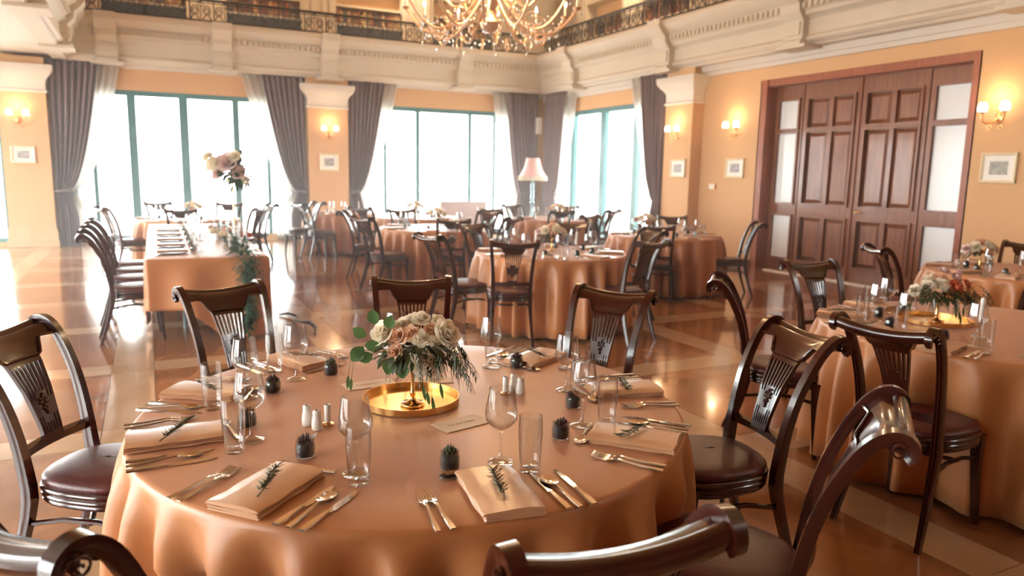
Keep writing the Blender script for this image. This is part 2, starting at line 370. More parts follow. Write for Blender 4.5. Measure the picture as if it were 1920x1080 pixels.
# door wall: recessed double doors between glazed side panels, all of carved wood
door = empty('door_1', (9.42, 0, 0), kind='structure')
j = MB().b2((-.22, 9.10, 0), (.12, 9.24, 3.13)).b2((-.22, 5.64, 0), (.12, 5.74, 3.13)).b2((-.20, 5.64, 3.02), (.12, 9.24, 3.14))
j.build('door_frame', 'jamb', door)
def panel_unit(y0, y1, kind):
    """leaf between y0<y1 in the plane x=0, made of boards with panels set in"""
    nm = 'door_leaf' if kind == 'leaf' else 'side_panel'
    st = .10 if kind == 'leaf' else .085
    b = MB(); rows = [(.24, .93), (1.15, 2.26), (2.34, 2.78)]; T = (0, .055)
    b.b2((T[0], y0, .0), (T[1], y0 + st, 3.03)).b2((T[0], y1 - st, 0), (T[1], y1, 3.03))
    prevz = 0
    for a, c in rows + [(3.03, 3.03)]:
        if a > prevz: b.b2((T[0], y0 + st, prevz), (T[1], y1 - st, a))
        prevz = c
    leaf = b.build(nm, 'door', door)
    MB().b2((.056, y0 - .012, 0), (.075, y1 + .012, 3.04)).build('back_board', 'door', leaf)
    cols = [(y0 + st, y1 - st)]
    if kind == 'leaf':
        mid = (y0 + y1) / 2; cols = [(y0 + st, mid - .035), (mid + .035, y1 - st)]
        m_ = MB()
        for a, c in rows: m_.b2((T[0], mid - .035, a), (T[1], mid + .035, c))
        m_.build('centre_stile', 'door', leaf)
    for a, c in rows:
        # raised moulding round each opening
        mo = MB()
        for yy0, yy1 in ([(y0 + st, y1 - st)]):
            t = .03
            mo.b2((-.03, yy0 - t, a - t), (.01, yy1 + t, a)).b2((-.03, yy0 - t, c), (.01, yy1 + t, c + t))
            mo.b2((-.03, yy0 - t, a), (.01, yy0, c)).b2((-.03, yy1, a), (.01, yy1 + t, c))
        mo.build('moulding', 'door', leaf)
        for u, v in cols:
            if kind == 'leaf':
                p = MB(); g = .012; k = .05
                r0 = [(.045, u + g, a + g), (.045, v - g, a + g), (.045, v - g, c - g), (.045, u + g, c - g)]
                r1 = [(.01, u + k + g, a + k + g), (.01, v - k - g, a + k + g), (.01, v - k - g, c - k - g), (.01, u + k + g, c - k - g)]
                rb = [(.05, *q_[1:]) for q_ in r0]
                p.loft([rb, r0, r1]); p.build('panel', 'door', leaf, ang=15)
            else:
                MB().b2((.02, u + .005, a), (.03, v - .005, c)).build('glass_pane', 'frosted', leaf)
    return leaf
panel_unit(8.52, 9.08, 'side'); A = panel_unit(7.47, 8.50, 'leaf'); B_ = panel_unit(6.42, 7.45, 'leaf'); panel_unit(5.76, 6.40, 'side')
hd = MB().tube([(-.02, 7.36, 1.06), (-.07, 7.36, 1.06), (-.075, 7.34, 1.06), (-.075, 7.24, 1.065)], .011, 8)
hd.lathe([(.0, -.01), (.02, -.01), (.02, .01), (0, .01)], 10, (-.02, 7.36, 1.06)); hd.build('door_handle', 'brass', B_)
MB().b2((-.02, 7.455, 0), (.03, 7.465, 3.02)).build('astragal', 'jamb', door)
struct('trim_9', MB().b2((9.28, 5.9, 0), (9.40, 9.0, .02)), 'ceramic')

# ------------------------------------------------------------------ curtains
def curtain(name, axis, plane, fixed, top_free, label, m='drape', tie=True, group=None, z1=3.5, tz=1.06, tie_w=.2, seed=0, bot_w=.34, amp=.045):
    """gathered fabric; the fixed side stays, the free side is swept to the tie"""
    rnd = random.Random(seed); c = MB(); sg = 1 if top_free > fixed else -1; W = abs(top_free - fixed)
    nz, nu = 34, 64; rings = []
    for i in range(nz + 1):
        z = .01 + (z1 - .01) * i / nz
        if tie:
            if z > tz: t = (z - tz) / (z1 - tz); wd = tie_w + (W - tie_w) * (t ** .55)
            else: t = (tz - z) / tz; wd = tie_w + (bot_w - tie_w) * min(1, t * 2.2)
        else: wd = W
        sq = amp * (1 + 1.2 * (1 - wd / W))
        row = []
        for k in range(nu + 1):
            u = k / nu; ph = 2 * pi * (u * 7.5 + .12 * sin(6 * u + seed))
            a = fixed + sg * wd * u; dpt = sq * (sin(ph) + .35 * sin(2.3 * ph + 1)) * (1 if k not in (0, nu) else .6)
            row.append((a, plane + dpt, z) if axis == 'x' else (plane + dpt, a, z))
        rings.append(row)
    c.loft(rings, False, False)
    o = c.build(name, m, None, ang=180); s_ = o.modifiers.new('thick', 'SOLIDIFY'); s_.thickness = .004
    tag(o, label, 'curtain', group)
    if tie:
        t = MB(); y_ = plane; pts = []
        for k in range(16):
            a = 2 * pi * k / 16; q_ = fixed + sg * (tie_w / 2 + .0) + cos(a) * (tie_w / 2 + .03); dd = sin(a) * .11
            pts.append((q_, y_ + dd, tz + .02 * cos(a) * sg) if axis == 'x' else (y_ + dd, q_, tz))
        t.tube(pts, .022, 6, wrap=True); t.build('tieback', m, o)
    return o
CP, CR = 16.40, 9.02
curtain('curtain', 'x', CP, -1.55, -.72, 'mauve grey curtain tied back beside the left pillar', seed=1)
curtain('curtain', 'x', CP, 3.14, 2.27, 'mauve grey curtain tied back left of the pillar with the lit wall lamp', seed=2)
curtain('curtain', 'x', CP, 4.10, 4.92, 'mauve grey curtain tied back right of the pillar with the lit wall lamp', seed=3)
curtain('curtain', 'x', CP - .02, 8.86, 8.0, 'mauve grey curtain on the back wall in the corner behind the floor lamp', seed=4, tie_w=.5, bot_w=.55)
curtain('curtain', 'y', CR, 16.25, 15.35, 'mauve grey curtain on the right wall in the corner behind the floor lamp', seed=5, tie_w=.5, bot_w=.5)
curtain('curtain', 'y', CR - .03, 11.43, 12.3, 'mauve grey curtain beside the right-hand pilaster', seed=6, tie_w=.2)
SH = dict(m='sheer', amp=.03)
curtain('sheer_curtain', 'x', CP + .1, -1.45, -.35, 'white sheer curtain behind the leftmost mauve curtain', seed=7, bot_w=.5, **SH)
curtain('sheer_curtain', 'x', CP + .1, 3.05, 1.88, 'white sheer curtain right of the large left window', seed=8, bot_w=.55, **SH)
curtain('sheer_curtain', 'x', CP + .1, 4.18, 5.25, 'white sheer curtain left of the middle window', seed=9, tie_w=.2, **SH)
curtain('sheer_curtain', 'x', CP + .08, 8.8, 7.65, 'white sheer curtain right of the middle window', seed=10, tie_w=.5, bot_w=.8, **SH)
curtain('sheer_curtain', 'y', CR + .08, 16.2, 14.9, 'white sheer curtain on the right wall swept towards the corner', seed=11, tie_w=.55, bot_w=.7, **SH)
curtain('sheer_curtain', 'y', CR + .08, 11.5, 12.8, 'white sheer curtain right of the right-hand window', seed=12, **SH)

# ------------------------------------------------------------------ balcony railing, bookcases, books
def railing(name, axis, pos, a0, a1, label):
    e = empty(name, label=label, cat='railing')
    def P(a, z, d=0): return (a, pos + d, z) if axis == 'x' else (pos + d, a, z)
    MB().tube([P(a0, 4.80), P(a1, 4.80)], .036, 8, flat=.8).build('top_rail', 'iron', e)
    MB().tube([P(a0, 4.41), P(a1, 4.41)], .016, 6).build('bottom_rail', 'iron', e)
    # one panel: arch, two scrolls and a ring, then repeated
    p = MB(); pw = .44
    def Q(a, z): return P(a, z) if axis == 'x' else P(a, z)
    def L(a, z): return (a, 0, z) if axis == 'x' else (0, a, z)
    p.tube([L(-pw/2 + .02, 4.41), L(-pw/2 + .02, 4.78)], .012, 5); p.tube([L(0.0, 4.41), L(0.0, 4.78)], .009, 5)
    for sgn in (-1, 1):
        pts = [L(sgn * (.10 + .075 * cos(t) * (1 - t / 14)), 4.60 + .10 * sin(t) * (1 - t / 14)) for t in [k * .55 for k in range(-2, 20)]]
        p.tube(pts, .011, 5)
        p.tube([L(sgn * (.03 + .16 * k / 6), 4.42 + .10 * sin(pi * k / 6)) for k in range(7)], .010, 5)
    p.tube([L(.055 * cos(k * pi / 5), 4.72 + .045 * sin(k * pi / 5)) for k in range(10)], .009, 5, wrap=True)
    p.tube([L(-pw/2, 4.745), L(pw/2, 4.745)], .010, 5)
    first = None; a = a0 + pw / 2
    while a < a1 - pw / 2 + .1:
        if first is None: o = first = p.build('scroll_panel', 'iron', e)
        else: o = first.copy(); col.objects.link(o)
        o.location = P(a, 0); a += pw
railing('balcony_railing', 'x', 16.1, -.85, 8.65, 'black wrought iron scroll railing along the back balcony')
railing('balcony_railing', 'y', 8.68, 3.5, 16.1, 'black wrought iron scroll railing along the right-hand balcony')
railing('balcony_railing', 'y', -.94, 8, 16.1, 'black wrought iron railing of the left balcony, cut by the frame')

bk = {}
def book(h_, t_, ci):
    key = (h_, t_, ci)
    if key not in bk:
        b = MB().b2((-t_/2, 0, 0), (t_/2, .19, h_)); b.tube([(0, .004, .01), (0, .004, h_ - .01)], t_ * .5, 6, flat=.35, upv=(0, 1, 0))
        o = b.build('book', BM[ci]); bk[key] = Proto(o)
    return bk[key]
def bookcase(x, y, rz, label, nm, W=1.6, nb=True, seed=0, rows=(1, 2), base=False):
    rn = random.Random(seed)
    e = empty('bookcase', (x, y, 4.36), rz, label, 'bookcase')
    MB().b2((-W/2 - .02, .30, 0), (W/2 + .02, .34, 3.2)).build('back_panel', 'shelfw', e)
    for s in (-1, 1):
        p = MB().b2((s * (W/2 + .20) - .2, -.03, 0), (s * (W/2 + .20) + .2, .34, 3.2))
        for k in (-.08, .08): p.b2((s * (W/2 + .2) + k - .03, -.05, .3), (s * (W/2 + .2) + k + .03, -.03, 3.0))
        p.build('side_post', 'cream', e)
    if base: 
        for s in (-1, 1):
            d = MB().b2((s * W/4 - W/4 + .02, -.01, .04), (s * W/4 + W/4 - .02, .02, .53)); d.b2((s * W/4 - W/4 + .08, -.02, .10), (s * W/4 + W/4 - .08, -.01, .47)).build('shade_panel', 'slate', e)  # dark panels in place of the shadow at the bookcase bottoms
    zs = [.0, .10, .54, .96, 1.38, 1.8, 2.22, 2.64]
    for z in zs: MB().b2((-W/2, 0, z), (W/2, .30, z + .045)).build('shelf', 'cream', e)
    if nb:
        for r_ in rows:
            u = -W/2 + .02; seq = []
            while u < W/2 - .09:
                if rn.random() < .06: u += rn.choice((.1, .16)); continue
                t_ = rn.choice((.045, .06, .075)); seq.append((u + t_ / 2, t_, rn.choice((.24, .29, .33)), rn.randrange(7))); u += t_ + .002
            for k, (px, t_, h_, ci) in enumerate(seq):
                o = book(h_, t_, ci).put((x + px * cos(rz) - .06 * sin(rz), y + px * sin(rz) + .06 * cos(rz), 4.36 + zs[r_] + .045), rz,
                    '%s %s book %s, %s' % ({.24: 'low', .29: 'middling', .33: 'tall'}[h_], book_names[ci], ('between %s and %s ones' % (book_names[seq[k - 1][3]], book_names[seq[k + 1][3]])) if 0 < k < len(seq) - 1 else 'at the end of its row', nm), 'books on the balcony shelves', 'book')
for i, (x, nm) in enumerate(((.15, 'far left of the back balcony'), (2.55, 'on the back balcony above the left window'), (4.95, 'on the back balcony left of the chandelier'), (7.35, 'on the back balcony behind the chandelier'))):
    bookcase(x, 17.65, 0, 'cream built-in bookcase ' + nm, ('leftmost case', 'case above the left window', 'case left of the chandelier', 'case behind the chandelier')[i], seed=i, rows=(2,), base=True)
bookcase(10.15, 15.5, -pi/2, 'cream built-in bookcase on the right balcony nearest the corner', 'right balcony corner case', seed=9, rows=(1, 2))
bookcase(10.15, 13.1, -pi/2, 'cream built-in bookcase on the right balcony, second from the corner', 'second right balcony case', seed=10, rows=(1, 2))
bookcase(10.15, 10.7, -pi/2, 'cream built-in bookcase on the right balcony, third from the corner', '', nb=False, seed=11)

# ------------------------------------------------------------------ chandelier
def chandelier(x, y, z, label, power=CHAND_W):
    e = empty('chandelier', (x, y, z), 0, label, 'chandelier')
    MB().lathe([(.0, -.02), (.05, 0), (.11, .05), (.13, .10), (.08, .17), (.045, .24), (.10, .33), (.12, .40), (.06, .48), (.04, .7), (.09, .85), (.05, .95), (.02, 1.1), (.02, 8 - z - 3), (.02, 8 - z)], 16).build('stem', 'chandb', e)
    def arm(rad, zb, zt, r_=.016):
        pts = []
        for k in range(15):
            t = k / 14; pts.append((.09 + (rad - .09) * (t ** .9), 0, zb + .32 * (1 - t) ** 2 - .22 * sin(pi * t) * (1.0) + (zt - zb) * t ** 4))
        a = MB().tube(pts, r_, 7)
        a.tube([(rad * .55 + .10 * cos(q_ * .6) * (1 - q_ / 14), 0, zb - .02 + .09 * sin(q_ * .6) * (1 - q_ / 14)) for q_ in range(12)], .010, 5)
        a.lathe([(.0, zt - .02), (.045, zt), (.055, zt + .02), (.015, zt + .02)], 10, (rad, 0, 0))
        return a, (rad, 0, zt)
    for n_, rad, zb, zt, off in ((12, 1.0, .12, .26, 0), (8, .62, .42, .58, .2)):
        a, tip = arm(rad, zb, zt)
        ao = None
        for k in range(n_):
            ang = 2 * pi * k / n_ + off
            if ao is None: o = ao = a.build('arm', 'chandb', e)
            else: o = ao.copy(); col.objects.link(o)
            o.rotation_euler.z = ang
            if k == 0:
                cn = MB().lathe([(.013, zt + .02), (.014, zt + .13), (.0, zt + .13)], 8, (rad, 0, 0)).build('candle_sleeve', 'candle', o)
                bl = MB().lathe([(.006, zt + .13), (.017, zt + .155), (.013, zt + .18), (.002, zt + .215)], 8, (rad, 0, 0)).build('bulb', 'bulb', o)
                dr = MB()
                for q_ in ((-.05, -.05), (.05, -.05)): dr.ball((rad + q_[0], 0, zt + q_[1]), .012, 6, (1, 1, 1.6))
                dr.ball((rad * .8, 0, zb - .25), .014, 6, (1, 1, 1.7)); dr.ball((rad * .55, 0, zb - .22), .012, 6, (1, 1, 1.7))
                dr = dr.build('crystal_drops', 'crystal', o); dr['kind'] = 'stuff'; base = (cn, bl, dr)
            else:
                for s in base: c = s.copy(); col.objects.link(c); c.parent = o
    lp = MB(); lp.tube([(.60 + .055 * sin(t), 0, .02 - .14 * (1 - cos(t)) / 2) for t in [2 * pi * q_ / 14 for q_ in range(14)]], .011, 6, wrap=True, upv=(0, 1, 0))
    lo_ = None
    for k in range(12):
        if lo_ is None: o = lo_ = lp.build('hanging_loop', 'chandb', e)
        else: o = lo_.copy(); col.objects.link(o)
        o.rotation_euler.z = 2 * pi * (k + .5) / 12
    # garland of beads hanging between the arms
    bd = MB()
    for k in range(12):
        a0 = 2 * pi * k / 12
        for q_ in range(7):
            t = (q_ + .5) / 7; a1 = a0 + t * 2 * pi / 12; rr = .80
            bd.ball((rr * cos(a1), rr * sin(a1), .12 - .13 * sin(pi * t)), .013, 5)
    g = bd.build('bead_chain', 'crystal', e); g['kind'] = 'stuff'
    l = bpy.data.lights.new('chandelier_light', 'POINT'); l.energy = power; l.color = WARM; l.shadow_soft_size = .35
    lo = bpy.data.objects.new('chandelier_light', l); lo.location = (x, y, z + .75); col.objects.link(lo)
    l.cycles.max_bounces = 1024
    return e
chandelier(3.68, 8.0, 3.16, 'gilded candle chandelier with glowing bulbs hanging over the hall')
chandelier(3.68, 1.2, 3.9, 'added gilded chandelier for warm fill over the near tables, above the frame', 22)  # unseen second chandelier, added as warm fill for the foreground

for i, (x, y) in enumerate(((1.5, 17.2), (5.5, 17.2), (9.8, 14.0), (9.8, 9.0))):  # unseen globes added to light the dark balcony bookcases
    e = empty('added_globe_lamp', (x, y, 6.6), 0, '%s added globe lamp brightening the balcony bookcases, above the frame' % ('leftmost', 'second', 'third', 'nearest')[i], 'lamp', 'added globe lamps over the balcony')
    MB().lathe([(0, -.12), (.08, -.09), (.12, 0), (.08, .09), (.03, .12), (0, .12)], 16).build('globe', 'shade', e); MB().tube([(0, 0, .12), (0, 0, 1.4)], .01, 6).build('cord', 'brass', e)
    l = bpy.data.lights.new('balcony_fill', 'POINT'); l.energy = 110; l.color = (1, .72, .42); l.shadow_soft_size = .15
    lo = bpy.data.objects.new('balcony_fill', l); lo.location = (x, y, 6.3); col.objects.link(lo)
# ------------------------------------------------------------------ wall lamps and pictures
def sconce_mesh():
    e = empty('wall_sconce', (0, 0, 0)); tag(e, cat='wall lamp')
    # local: wall is at y=0, room towards -y
    MB().lathe([(.0, -.09), (.03, -.07), (.045, -.03), (.05, 0), (.045, .03), (.03, .07), (0, .09)], 12).build('backplate', 'brass', e).scale = (1, .35, 1)
    for s in (-1, 1):
        pts = [(0, -.02, -.02), (s * .03, -.07, -.06), (s * .07, -.11, -.075), (s * .115, -.13, -.05), (s * .13, -.13, .0), (s * .13, -.13, .05)]
        a = MB().tube(pts, .010, 7); a.lathe([(.0, .04), (.028, .05), (.034, .06), (.012, .065)], 10, (s * .13, -.13, 0))
        a.tube([(s * .06 + .03 * cos(t * .7) * (1 - t / 12), -.08, -.12 + .03 * sin(t * .7)) for t in range(9)], .006, 5)
        ao = a.build('arm', 'brass', e)
        MB().lathe([(.020, .06), (.05, .07), (.058, .10), (.052, .14), (.034, .175), (.033, .173), (.05, .138), (.055, .10), (.048, .073), (.020, .063)], 14, (s * .13, -.13, 0)).build('shade', 'shade', ao)
    return e
SC = Proto(sconce_mesh())
def sconce(x, y, z, rz, label, lit=True):
    SC.put((x, y, z), rz, label, None, 'wall lamp')
    l = bpy.data.lights.new('sconce_light', 'POINT'); l.energy = SCONCE_W; l.color = (1, .62, .32); l.shadow_soft_size = .06
    lo = bpy.data.objects.new('sconce_light', l); lo.location = (x - sin(-rz) * -.17 if False else x + sin(rz) * .16, y - cos(rz) * .16, z + .26); col.objects.link(lo)
sconce(3.63, 16.3, 2.32, 0, 'lit brass two-shade wall lamp on the pillar between the windows')
sconce(-2.05, 16.3, 2.36, 0, 'lit two-shade wall lamp on the far left pillar')
sconce(8.95, 11.02, 2.30, -pi/2, 'lit brass two-shade wall lamp on the pilaster right of the windows')
sconce(9.2, 9.75, 2.32, -pi/2, 'lit brass two-shade wall lamp left of the wooden doors')
sconce(9.2, 5.36, 2.31, -pi/2, 'lit brass two-shade wall lamp right of the wooden doors')
def picture(x, y, z, rz, wd, ht, label, art):
    e = empty('framed_picture', (x, y, z), rz, label, 'picture'); f = .035
    fr = MB()
    prof_ = [(0, 0), (0, -.02), (.012, -.028), (f, -.012), (f, 0)]
    for (cx, cz, L_, ax) in ((0, ht/2, wd, 'h'), (0, -ht/2, wd, 'h'), (-wd/2, 0, ht, 'v'), (wd/2, 0, ht, 'v')):
        if ax == 'h':
            s = 1 if cz > 0 else -1; fr.prism([(d_, cz - s * o_) for o_, d_ in prof_], 'x', -wd/2, wd/2)
        else:
            s = 1 if cx > 0 else -1; fr.prism([(cx - s * o_, d_) for o_, d_ in prof_], 'z', -ht/2, ht/2)
    fr.build('frame', 'gframe', e, ang=20)
    MB().b2((-wd/2 + .02, -.006, -ht/2 + .02), (wd/2 - .02, -.001, ht/2 - .02)).build('mount', 'matb', e)
    MB().b2((-wd*.25, -.009, -ht*.22), (wd*.25, -.004, ht*.22)).build('print', art, e)
    return e
picture(3.62, 16.295, 1.71, 0, .42, .38, 'small framed print under the lamp on the middle pillar', 'artb')
picture(-2.03, 16.295, 1.72, 0, .38, .32, 'small framed print on the far left pillar', 'artb')
picture(8.945, 10.95, 1.69, -pi/2, .44, .34, 'small framed print on the pilaster right of the windows', 'artb')
picture(9.195, 9.72, 1.70, -pi/2, .44, .34, 'framed print of two figures left of the wooden doors', 'artb')
picture(9.195, 5.29, 1.71, -pi/2, .42, .36, 'gilt framed landscape painting right of the wooden doors', 'art')
e = empty('wall_thermostat', (9.2, 10.25, 1.37), -pi/2, 'small beige box with a brown end on the wall below the pictures', 'thermostat')
MB().b2((-.07, -.03, -.045), (.05, 0, .045)).build('housing', 'ceramic', e); MB().b2((.05, -.028, -.045), (.075, 0, .045)).build('end_cap', 'brass', e)
e = empty('wall_speaker', (8.8, 16.18, 2.72), 0, 'narrow white loudspeaker mounted in the corner over the curtains', 'speaker')
MB().box((0, 0, 0), (.12, .10, .40)).build('cabinet', 'ceramic', e); MB().box((0, -.053, 0), (.09, .006, .34)).build('grille', 'matb', e)
MB().box((0, .09, .1), (.04, .1, .04)).build('mounting_arm', 'metalg', e)

# ================================================================== CHAIRS
TABS = [  # x, y, r, what, seed
 (.788, 2.268, .885, 'main', 3), (4.05, 2.28, .85, 'near right-hand', 5), (3.65, 6.4, .76, 'centre', 8), (3.6, 9.75, .75, 'middle', 11),
 (6.25, 7.85, .75, 'right wall', 13), (6.95, 3.7, .76, 'far right-hand', 17), (6.5, 11.3, .75, 'lamp', 19), (4.2, 12.2, .75, 'back', 23), (3.35, 13.8, .75, 'pillar', 29), (.55, 12.4, .75, 'left window', 31)]
def lerp_tab(tab, z):
    for (a, *A_), (b, *B2) in zip(tab[:-1], tab[1:]):
        if a <= z <= b:
            t = (z - a) / (b - a); return [p + (q_ - p) * t for p, q_ in zip(A_, B2)]
    return tab[-1][1:] if z > tab[-1][0] else tab[0][1:]
STY = [(.40, .19, .168), (.50, .205, .168), (.62, .222, .172), (.74, .252, .180), (.83, .290, .188), (.90, .335, .195), (.94, .372, .199), (.97, .41, .201)]  # z, y, x
def sty(z): y_, x_ = lerp_tab(STY, z); return x_, y_
def make_chair():
    e = empty('dining_chair'); tag(e, cat='chair')
    # back posts running down into the rear legs
    reed = [(-.5, -.5), (-.5, .36), (-.42, .54), (-.28, .54), (-.19, .34), (-.11, .56), (.11, .56), (.19, .34), (.28, .54), (.42, .54), (.5, .36), (.5, -.5)]
    for s in (-1, 1):
        path = [(.190, .315, 0), (.180, .265, .14), (.172, .225, .28), (.168, .198, .40), (.168, .205, .50), (.172, .222, .62), (.180, .252, .74), (.188, .288, .83), (.194, .325, .90), (.198, .355, .937), (.200, .385, .957), (.200, .412, .958), (.200, .432, .942), (.200, .436, .918), (.200, .422, .902)]
        path0 = path
        rr = [.026, .032, .038, .044, .042, .038, .036, .035, .035, .036, .037, .036, .032, .028, .020]
        rr = [q_ * .88 for q_ in rr]; P2, r2 = [], []
        for i in range(len(path) - 1):
            p0, p1, p2, p3 = [Vector(path[min(max(k, 0), len(path) - 1)]) for k in (i - 1, i, i + 1, i + 2)]
            m_ = 2 if i < 9 else 4
            for k in range(m_):
                t = k / m_; P2.append(.5 * ((2 * p1) + (p2 - p0) * t + (2 * p0 - 5 * p1 + 4 * p2 - p3) * t * t + (3 * p1 - p0 - 3 * p2 + p3) * t ** 3)); r2.append(rr[i] + (rr[i + 1] - rr[i]) * t)
        path, rr = P2 + [Vector(path[-1])], r2 + [rr[-1]]
        b = MB().tube([(s * x, y, z) for x, y, z in path], rr, sec=[(u, -v) for u, v in reed], upv=(0, -1, 0))
        po = b.build('back_post', 'wood', e, ang=28)
        sp = [(s * .222, .405 + (.020 - .0011 * t) * cos(t * .55 + 1), .928 + (.020 - .0011 * t) * sin(t * .55 + 1)) for t in range(17)]
        MB().tube(sp, .0028, 5).build('scroll_carving', 'wood', po)
    # crest rail
    rings = []; n = 32
    for i in range(n + 1):
        x = -.188 + .376 * i / n; a = abs(x) / .188; bow = .032 * (1 - a * a)
        zt = .962 - .020 * (1 - a * a); k = min(1, max(0, (.66 - a) / .24)); k = k * k * (3 - 2 * k); zl = .906 - .058 * k
        ring = []
        for z in (zl, zl + .25 * (zt - zl), zl + .6 * (zt - zl), zt - .012): ring.append((x, sty(z)[1] - .010 + bow * 1.0, z))
        yt = sty(zt)[1] + bow
        ring += [(x, yt + .020 + .021 * cos(R(q_)), zt - .026 + .026 * sin(R(q_))) for q_ in (150, 120, 90, 60, 30, 0, -30, -60, -90, -120)]
        for z in (zl + .35 * (zt - zl), zl): ring.append((x, sty(z)[1] + .014 + bow, z))
        rings.append(ring)
    MB().loft(rings).build('crest_rail', 'wood', e, ang=50)
    # carved line under the crest
    pts = []
    for i in range(n + 1):
        x = -.175 + .35 * i / n; a = abs(x) / .188; bow = .032 * (1 - a * a); k = min(1, max(0, (.66 - a) / .24)); k = k * k * (3 - 2 * k); zl = .906 - .058 * k
        pts.append((x, sty(zl)[1] - .012 + bow, zl + .006))
    MB().tube(pts, .005, 6).build('crest_bead', 'wood', e)
    # splat with pierced slots
    nu, nv = 15, 24; z0, z1 = .565, .856; vals = {}
    def pt(u, v, d):
        z = z0 + (z1 - z0) * v; hw = .046 + .036 * v ** 1.6; x = (u * 2 - 1) * hw
        return (x, sty(z)[1] + .030 * (1 - (x / .188) ** 2) * (.4 + .6 * v) + d, z)
    solid = lambda i, j_: not ((i % 2 == 1) and ((.52 < (j_ + .5) / nv < .93 - .0 * i) or (.10 < (j_ + .5) / nv < .30)) and not (abs(i - 7) <= 2 and (j_ + .5) / nv < .58 and (j_ + .5) / nv > .22))
    sp = MB(); V = {}
    vs = []; fs = []
    def vid(i, j_, d):
        if (i, j_, d) not in V: V[(i, j_, d)] = len(vs); vs.append(pt(i / nu, j_ / nv, -.008 if d else .008))
        return V[(i, j_, d)]
    for i in range(nu):
        for j_ in range(nv):
            if not solid(i, j_): continue
            fs.append((vid(i, j_, 1), vid(i + 1, j_, 1), vid(i + 1, j_ + 1, 1), vid(i, j_ + 1, 1)))
            fs.append((vid(i, j_, 0), vid(i, j_ + 1, 0), vid(i + 1, j_ + 1, 0), vid(i + 1, j_, 0)))
            for di, dj, (a, b, c, d) in ((-1, 0, (i, j_, i, j_ + 1)), (1, 0, (i + 1, j_, i + 1, j_ + 1)), (0, -1, (i, j_, i + 1, j_)), (0, 1, (i, j_ + 1, i + 1, j_ + 1))):
                ii, jj = i + di, j_ + dj
                if ii < 0 or jj < 0 or ii >= nu or jj >= nv or not solid(ii, jj):
                    fs.append((vid(a, b, 1), vid(c, d, 1), vid(c, d, 0), vid(a, b, 0)))
    sp.add(vs, fs); so = sp.build('splat', 'wood', e, ang=35)
    g = MB()
    for k, (a, b) in enumerate(((-2, 2), (0, 2.2), (2, 2), (-1.1, .7), (1.1, .7), (-2.1, .6), (2.1, .5), (0, -.6), (-1, -1.5), (1, -1.2), (0, -2.4), (.3, -3.4))):
        p = pt(.5, .43 + b * .032, -.010); g.ball((p[0] + a * .0068, p[1], p[2]), .0066, 6)
    g.tube([pt(.5, .52, -.012), pt(.56, .56, -.014), pt(.62, .55, -.012)], .003, 5)
    g.build('grape_carving', 'wood', so)
    # lower cross rail
    rings = []
    for i in range(9):
        x = -.162 + .324 * i / 8; bow = .022 * (1 - (x / .165) ** 2); y_ = .215 + bow
        rings.append([(x, y_ - .012, .545), (x, y_ - .012, .572), (x, y_ + .010, .578), (x, y_ + .010, .540)])
    MB().loft(rings).build('lower_rail', 'wood', e)
    # seat outline: bell shaped
    def outline(g_, n_=40):
        pts = []
        for k in range(n_):
            a = 2 * pi * k / n_; c_, s_ = cos(a), sin(a); p = 2.9
            r_ = (abs(c_) ** p + abs(s_) ** p) ** (-1 / p)
            x, y = r_ * c_, r_ * s_
            hw = .222 - .046 * (y * .5 + .5) ** 1.3
            pts.append((x * (hw + g_), y * (.212 + g_) - .0))
        return pts
    fr = MB(); R_ = []
    for g_, z in ((-.02, .395), (.0, .395), (.004, .403), (.0, .410), (.006, .416), (.006, .424), (.0, .430), (.008, .438), (.008, .448), (.0, .456), (-.02, .456)):
        R_.append([(x, y, z) for x, y in outline(g_)])
    fr.loft(R_).build('seat_frame', 'wood', e, ang=60)
    R_ = []
    for g_, z in ((-.006, .452), (.001, .462), (.0, .474), (-.010, .484), (-.035, .492), (-.08, .498), (-.14, .502), (-.19, .503)):
        R_.append([(x, y, z) for x, y in outline(g_)])
    MB().loft(R_).build('seat', 'leather', e, ang=60)
    for s in (-1, 1):
        b = MB(); rings = []
        for z, hw, dx, dy in ((0, .012, .016, -.022), (.10, .014, .012, -.014), (.30, .019, .003, -.002), (.40, .023, 0, 0), (.43, .024, 0, 0)):
            cx, cy = s * (.178 + dx), -.165 + dy
            rings.append([(cx - hw, cy - hw, z), (cx + hw, cy - hw, z), (cx + hw, cy + hw, z), (cx - hw, cy + hw, z)])
        b.loft(rings).build('leg', 'wood', e)
        MB().tube([(s * .180, -.165, .315), (s * .166, -.05, .335), (s * .162, .08, .335), (s * .171, .215, .315)], .010, 7).build('stretcher', 'wood', e)
    MB().tube([(-.166, -.02, .33), (-.08, .03, .335), (0, .045, .335), (.08, .03, .335), (.166, -.02, .33)], .010, 7).build('stretcher', 'wood', e)
    return e
CH = Proto(make_chair())
def chair(x, y, face, label, group=None):
    """face: heading in degrees in which the sitter looks; (x,y) seat centre"""
    return CH.put((x, y, 0), R(face + 90), label, group, 'chair')
def chair_at(cx, cy, ang, r, label, turn=0):
    a = R(ang); return chair(cx + r * cos(a), cy + r * sin(a), ang + 180 + turn, label, 'chairs around the main table')
C0 = (.788, 2.268)
DW = 'dark wooden chair '
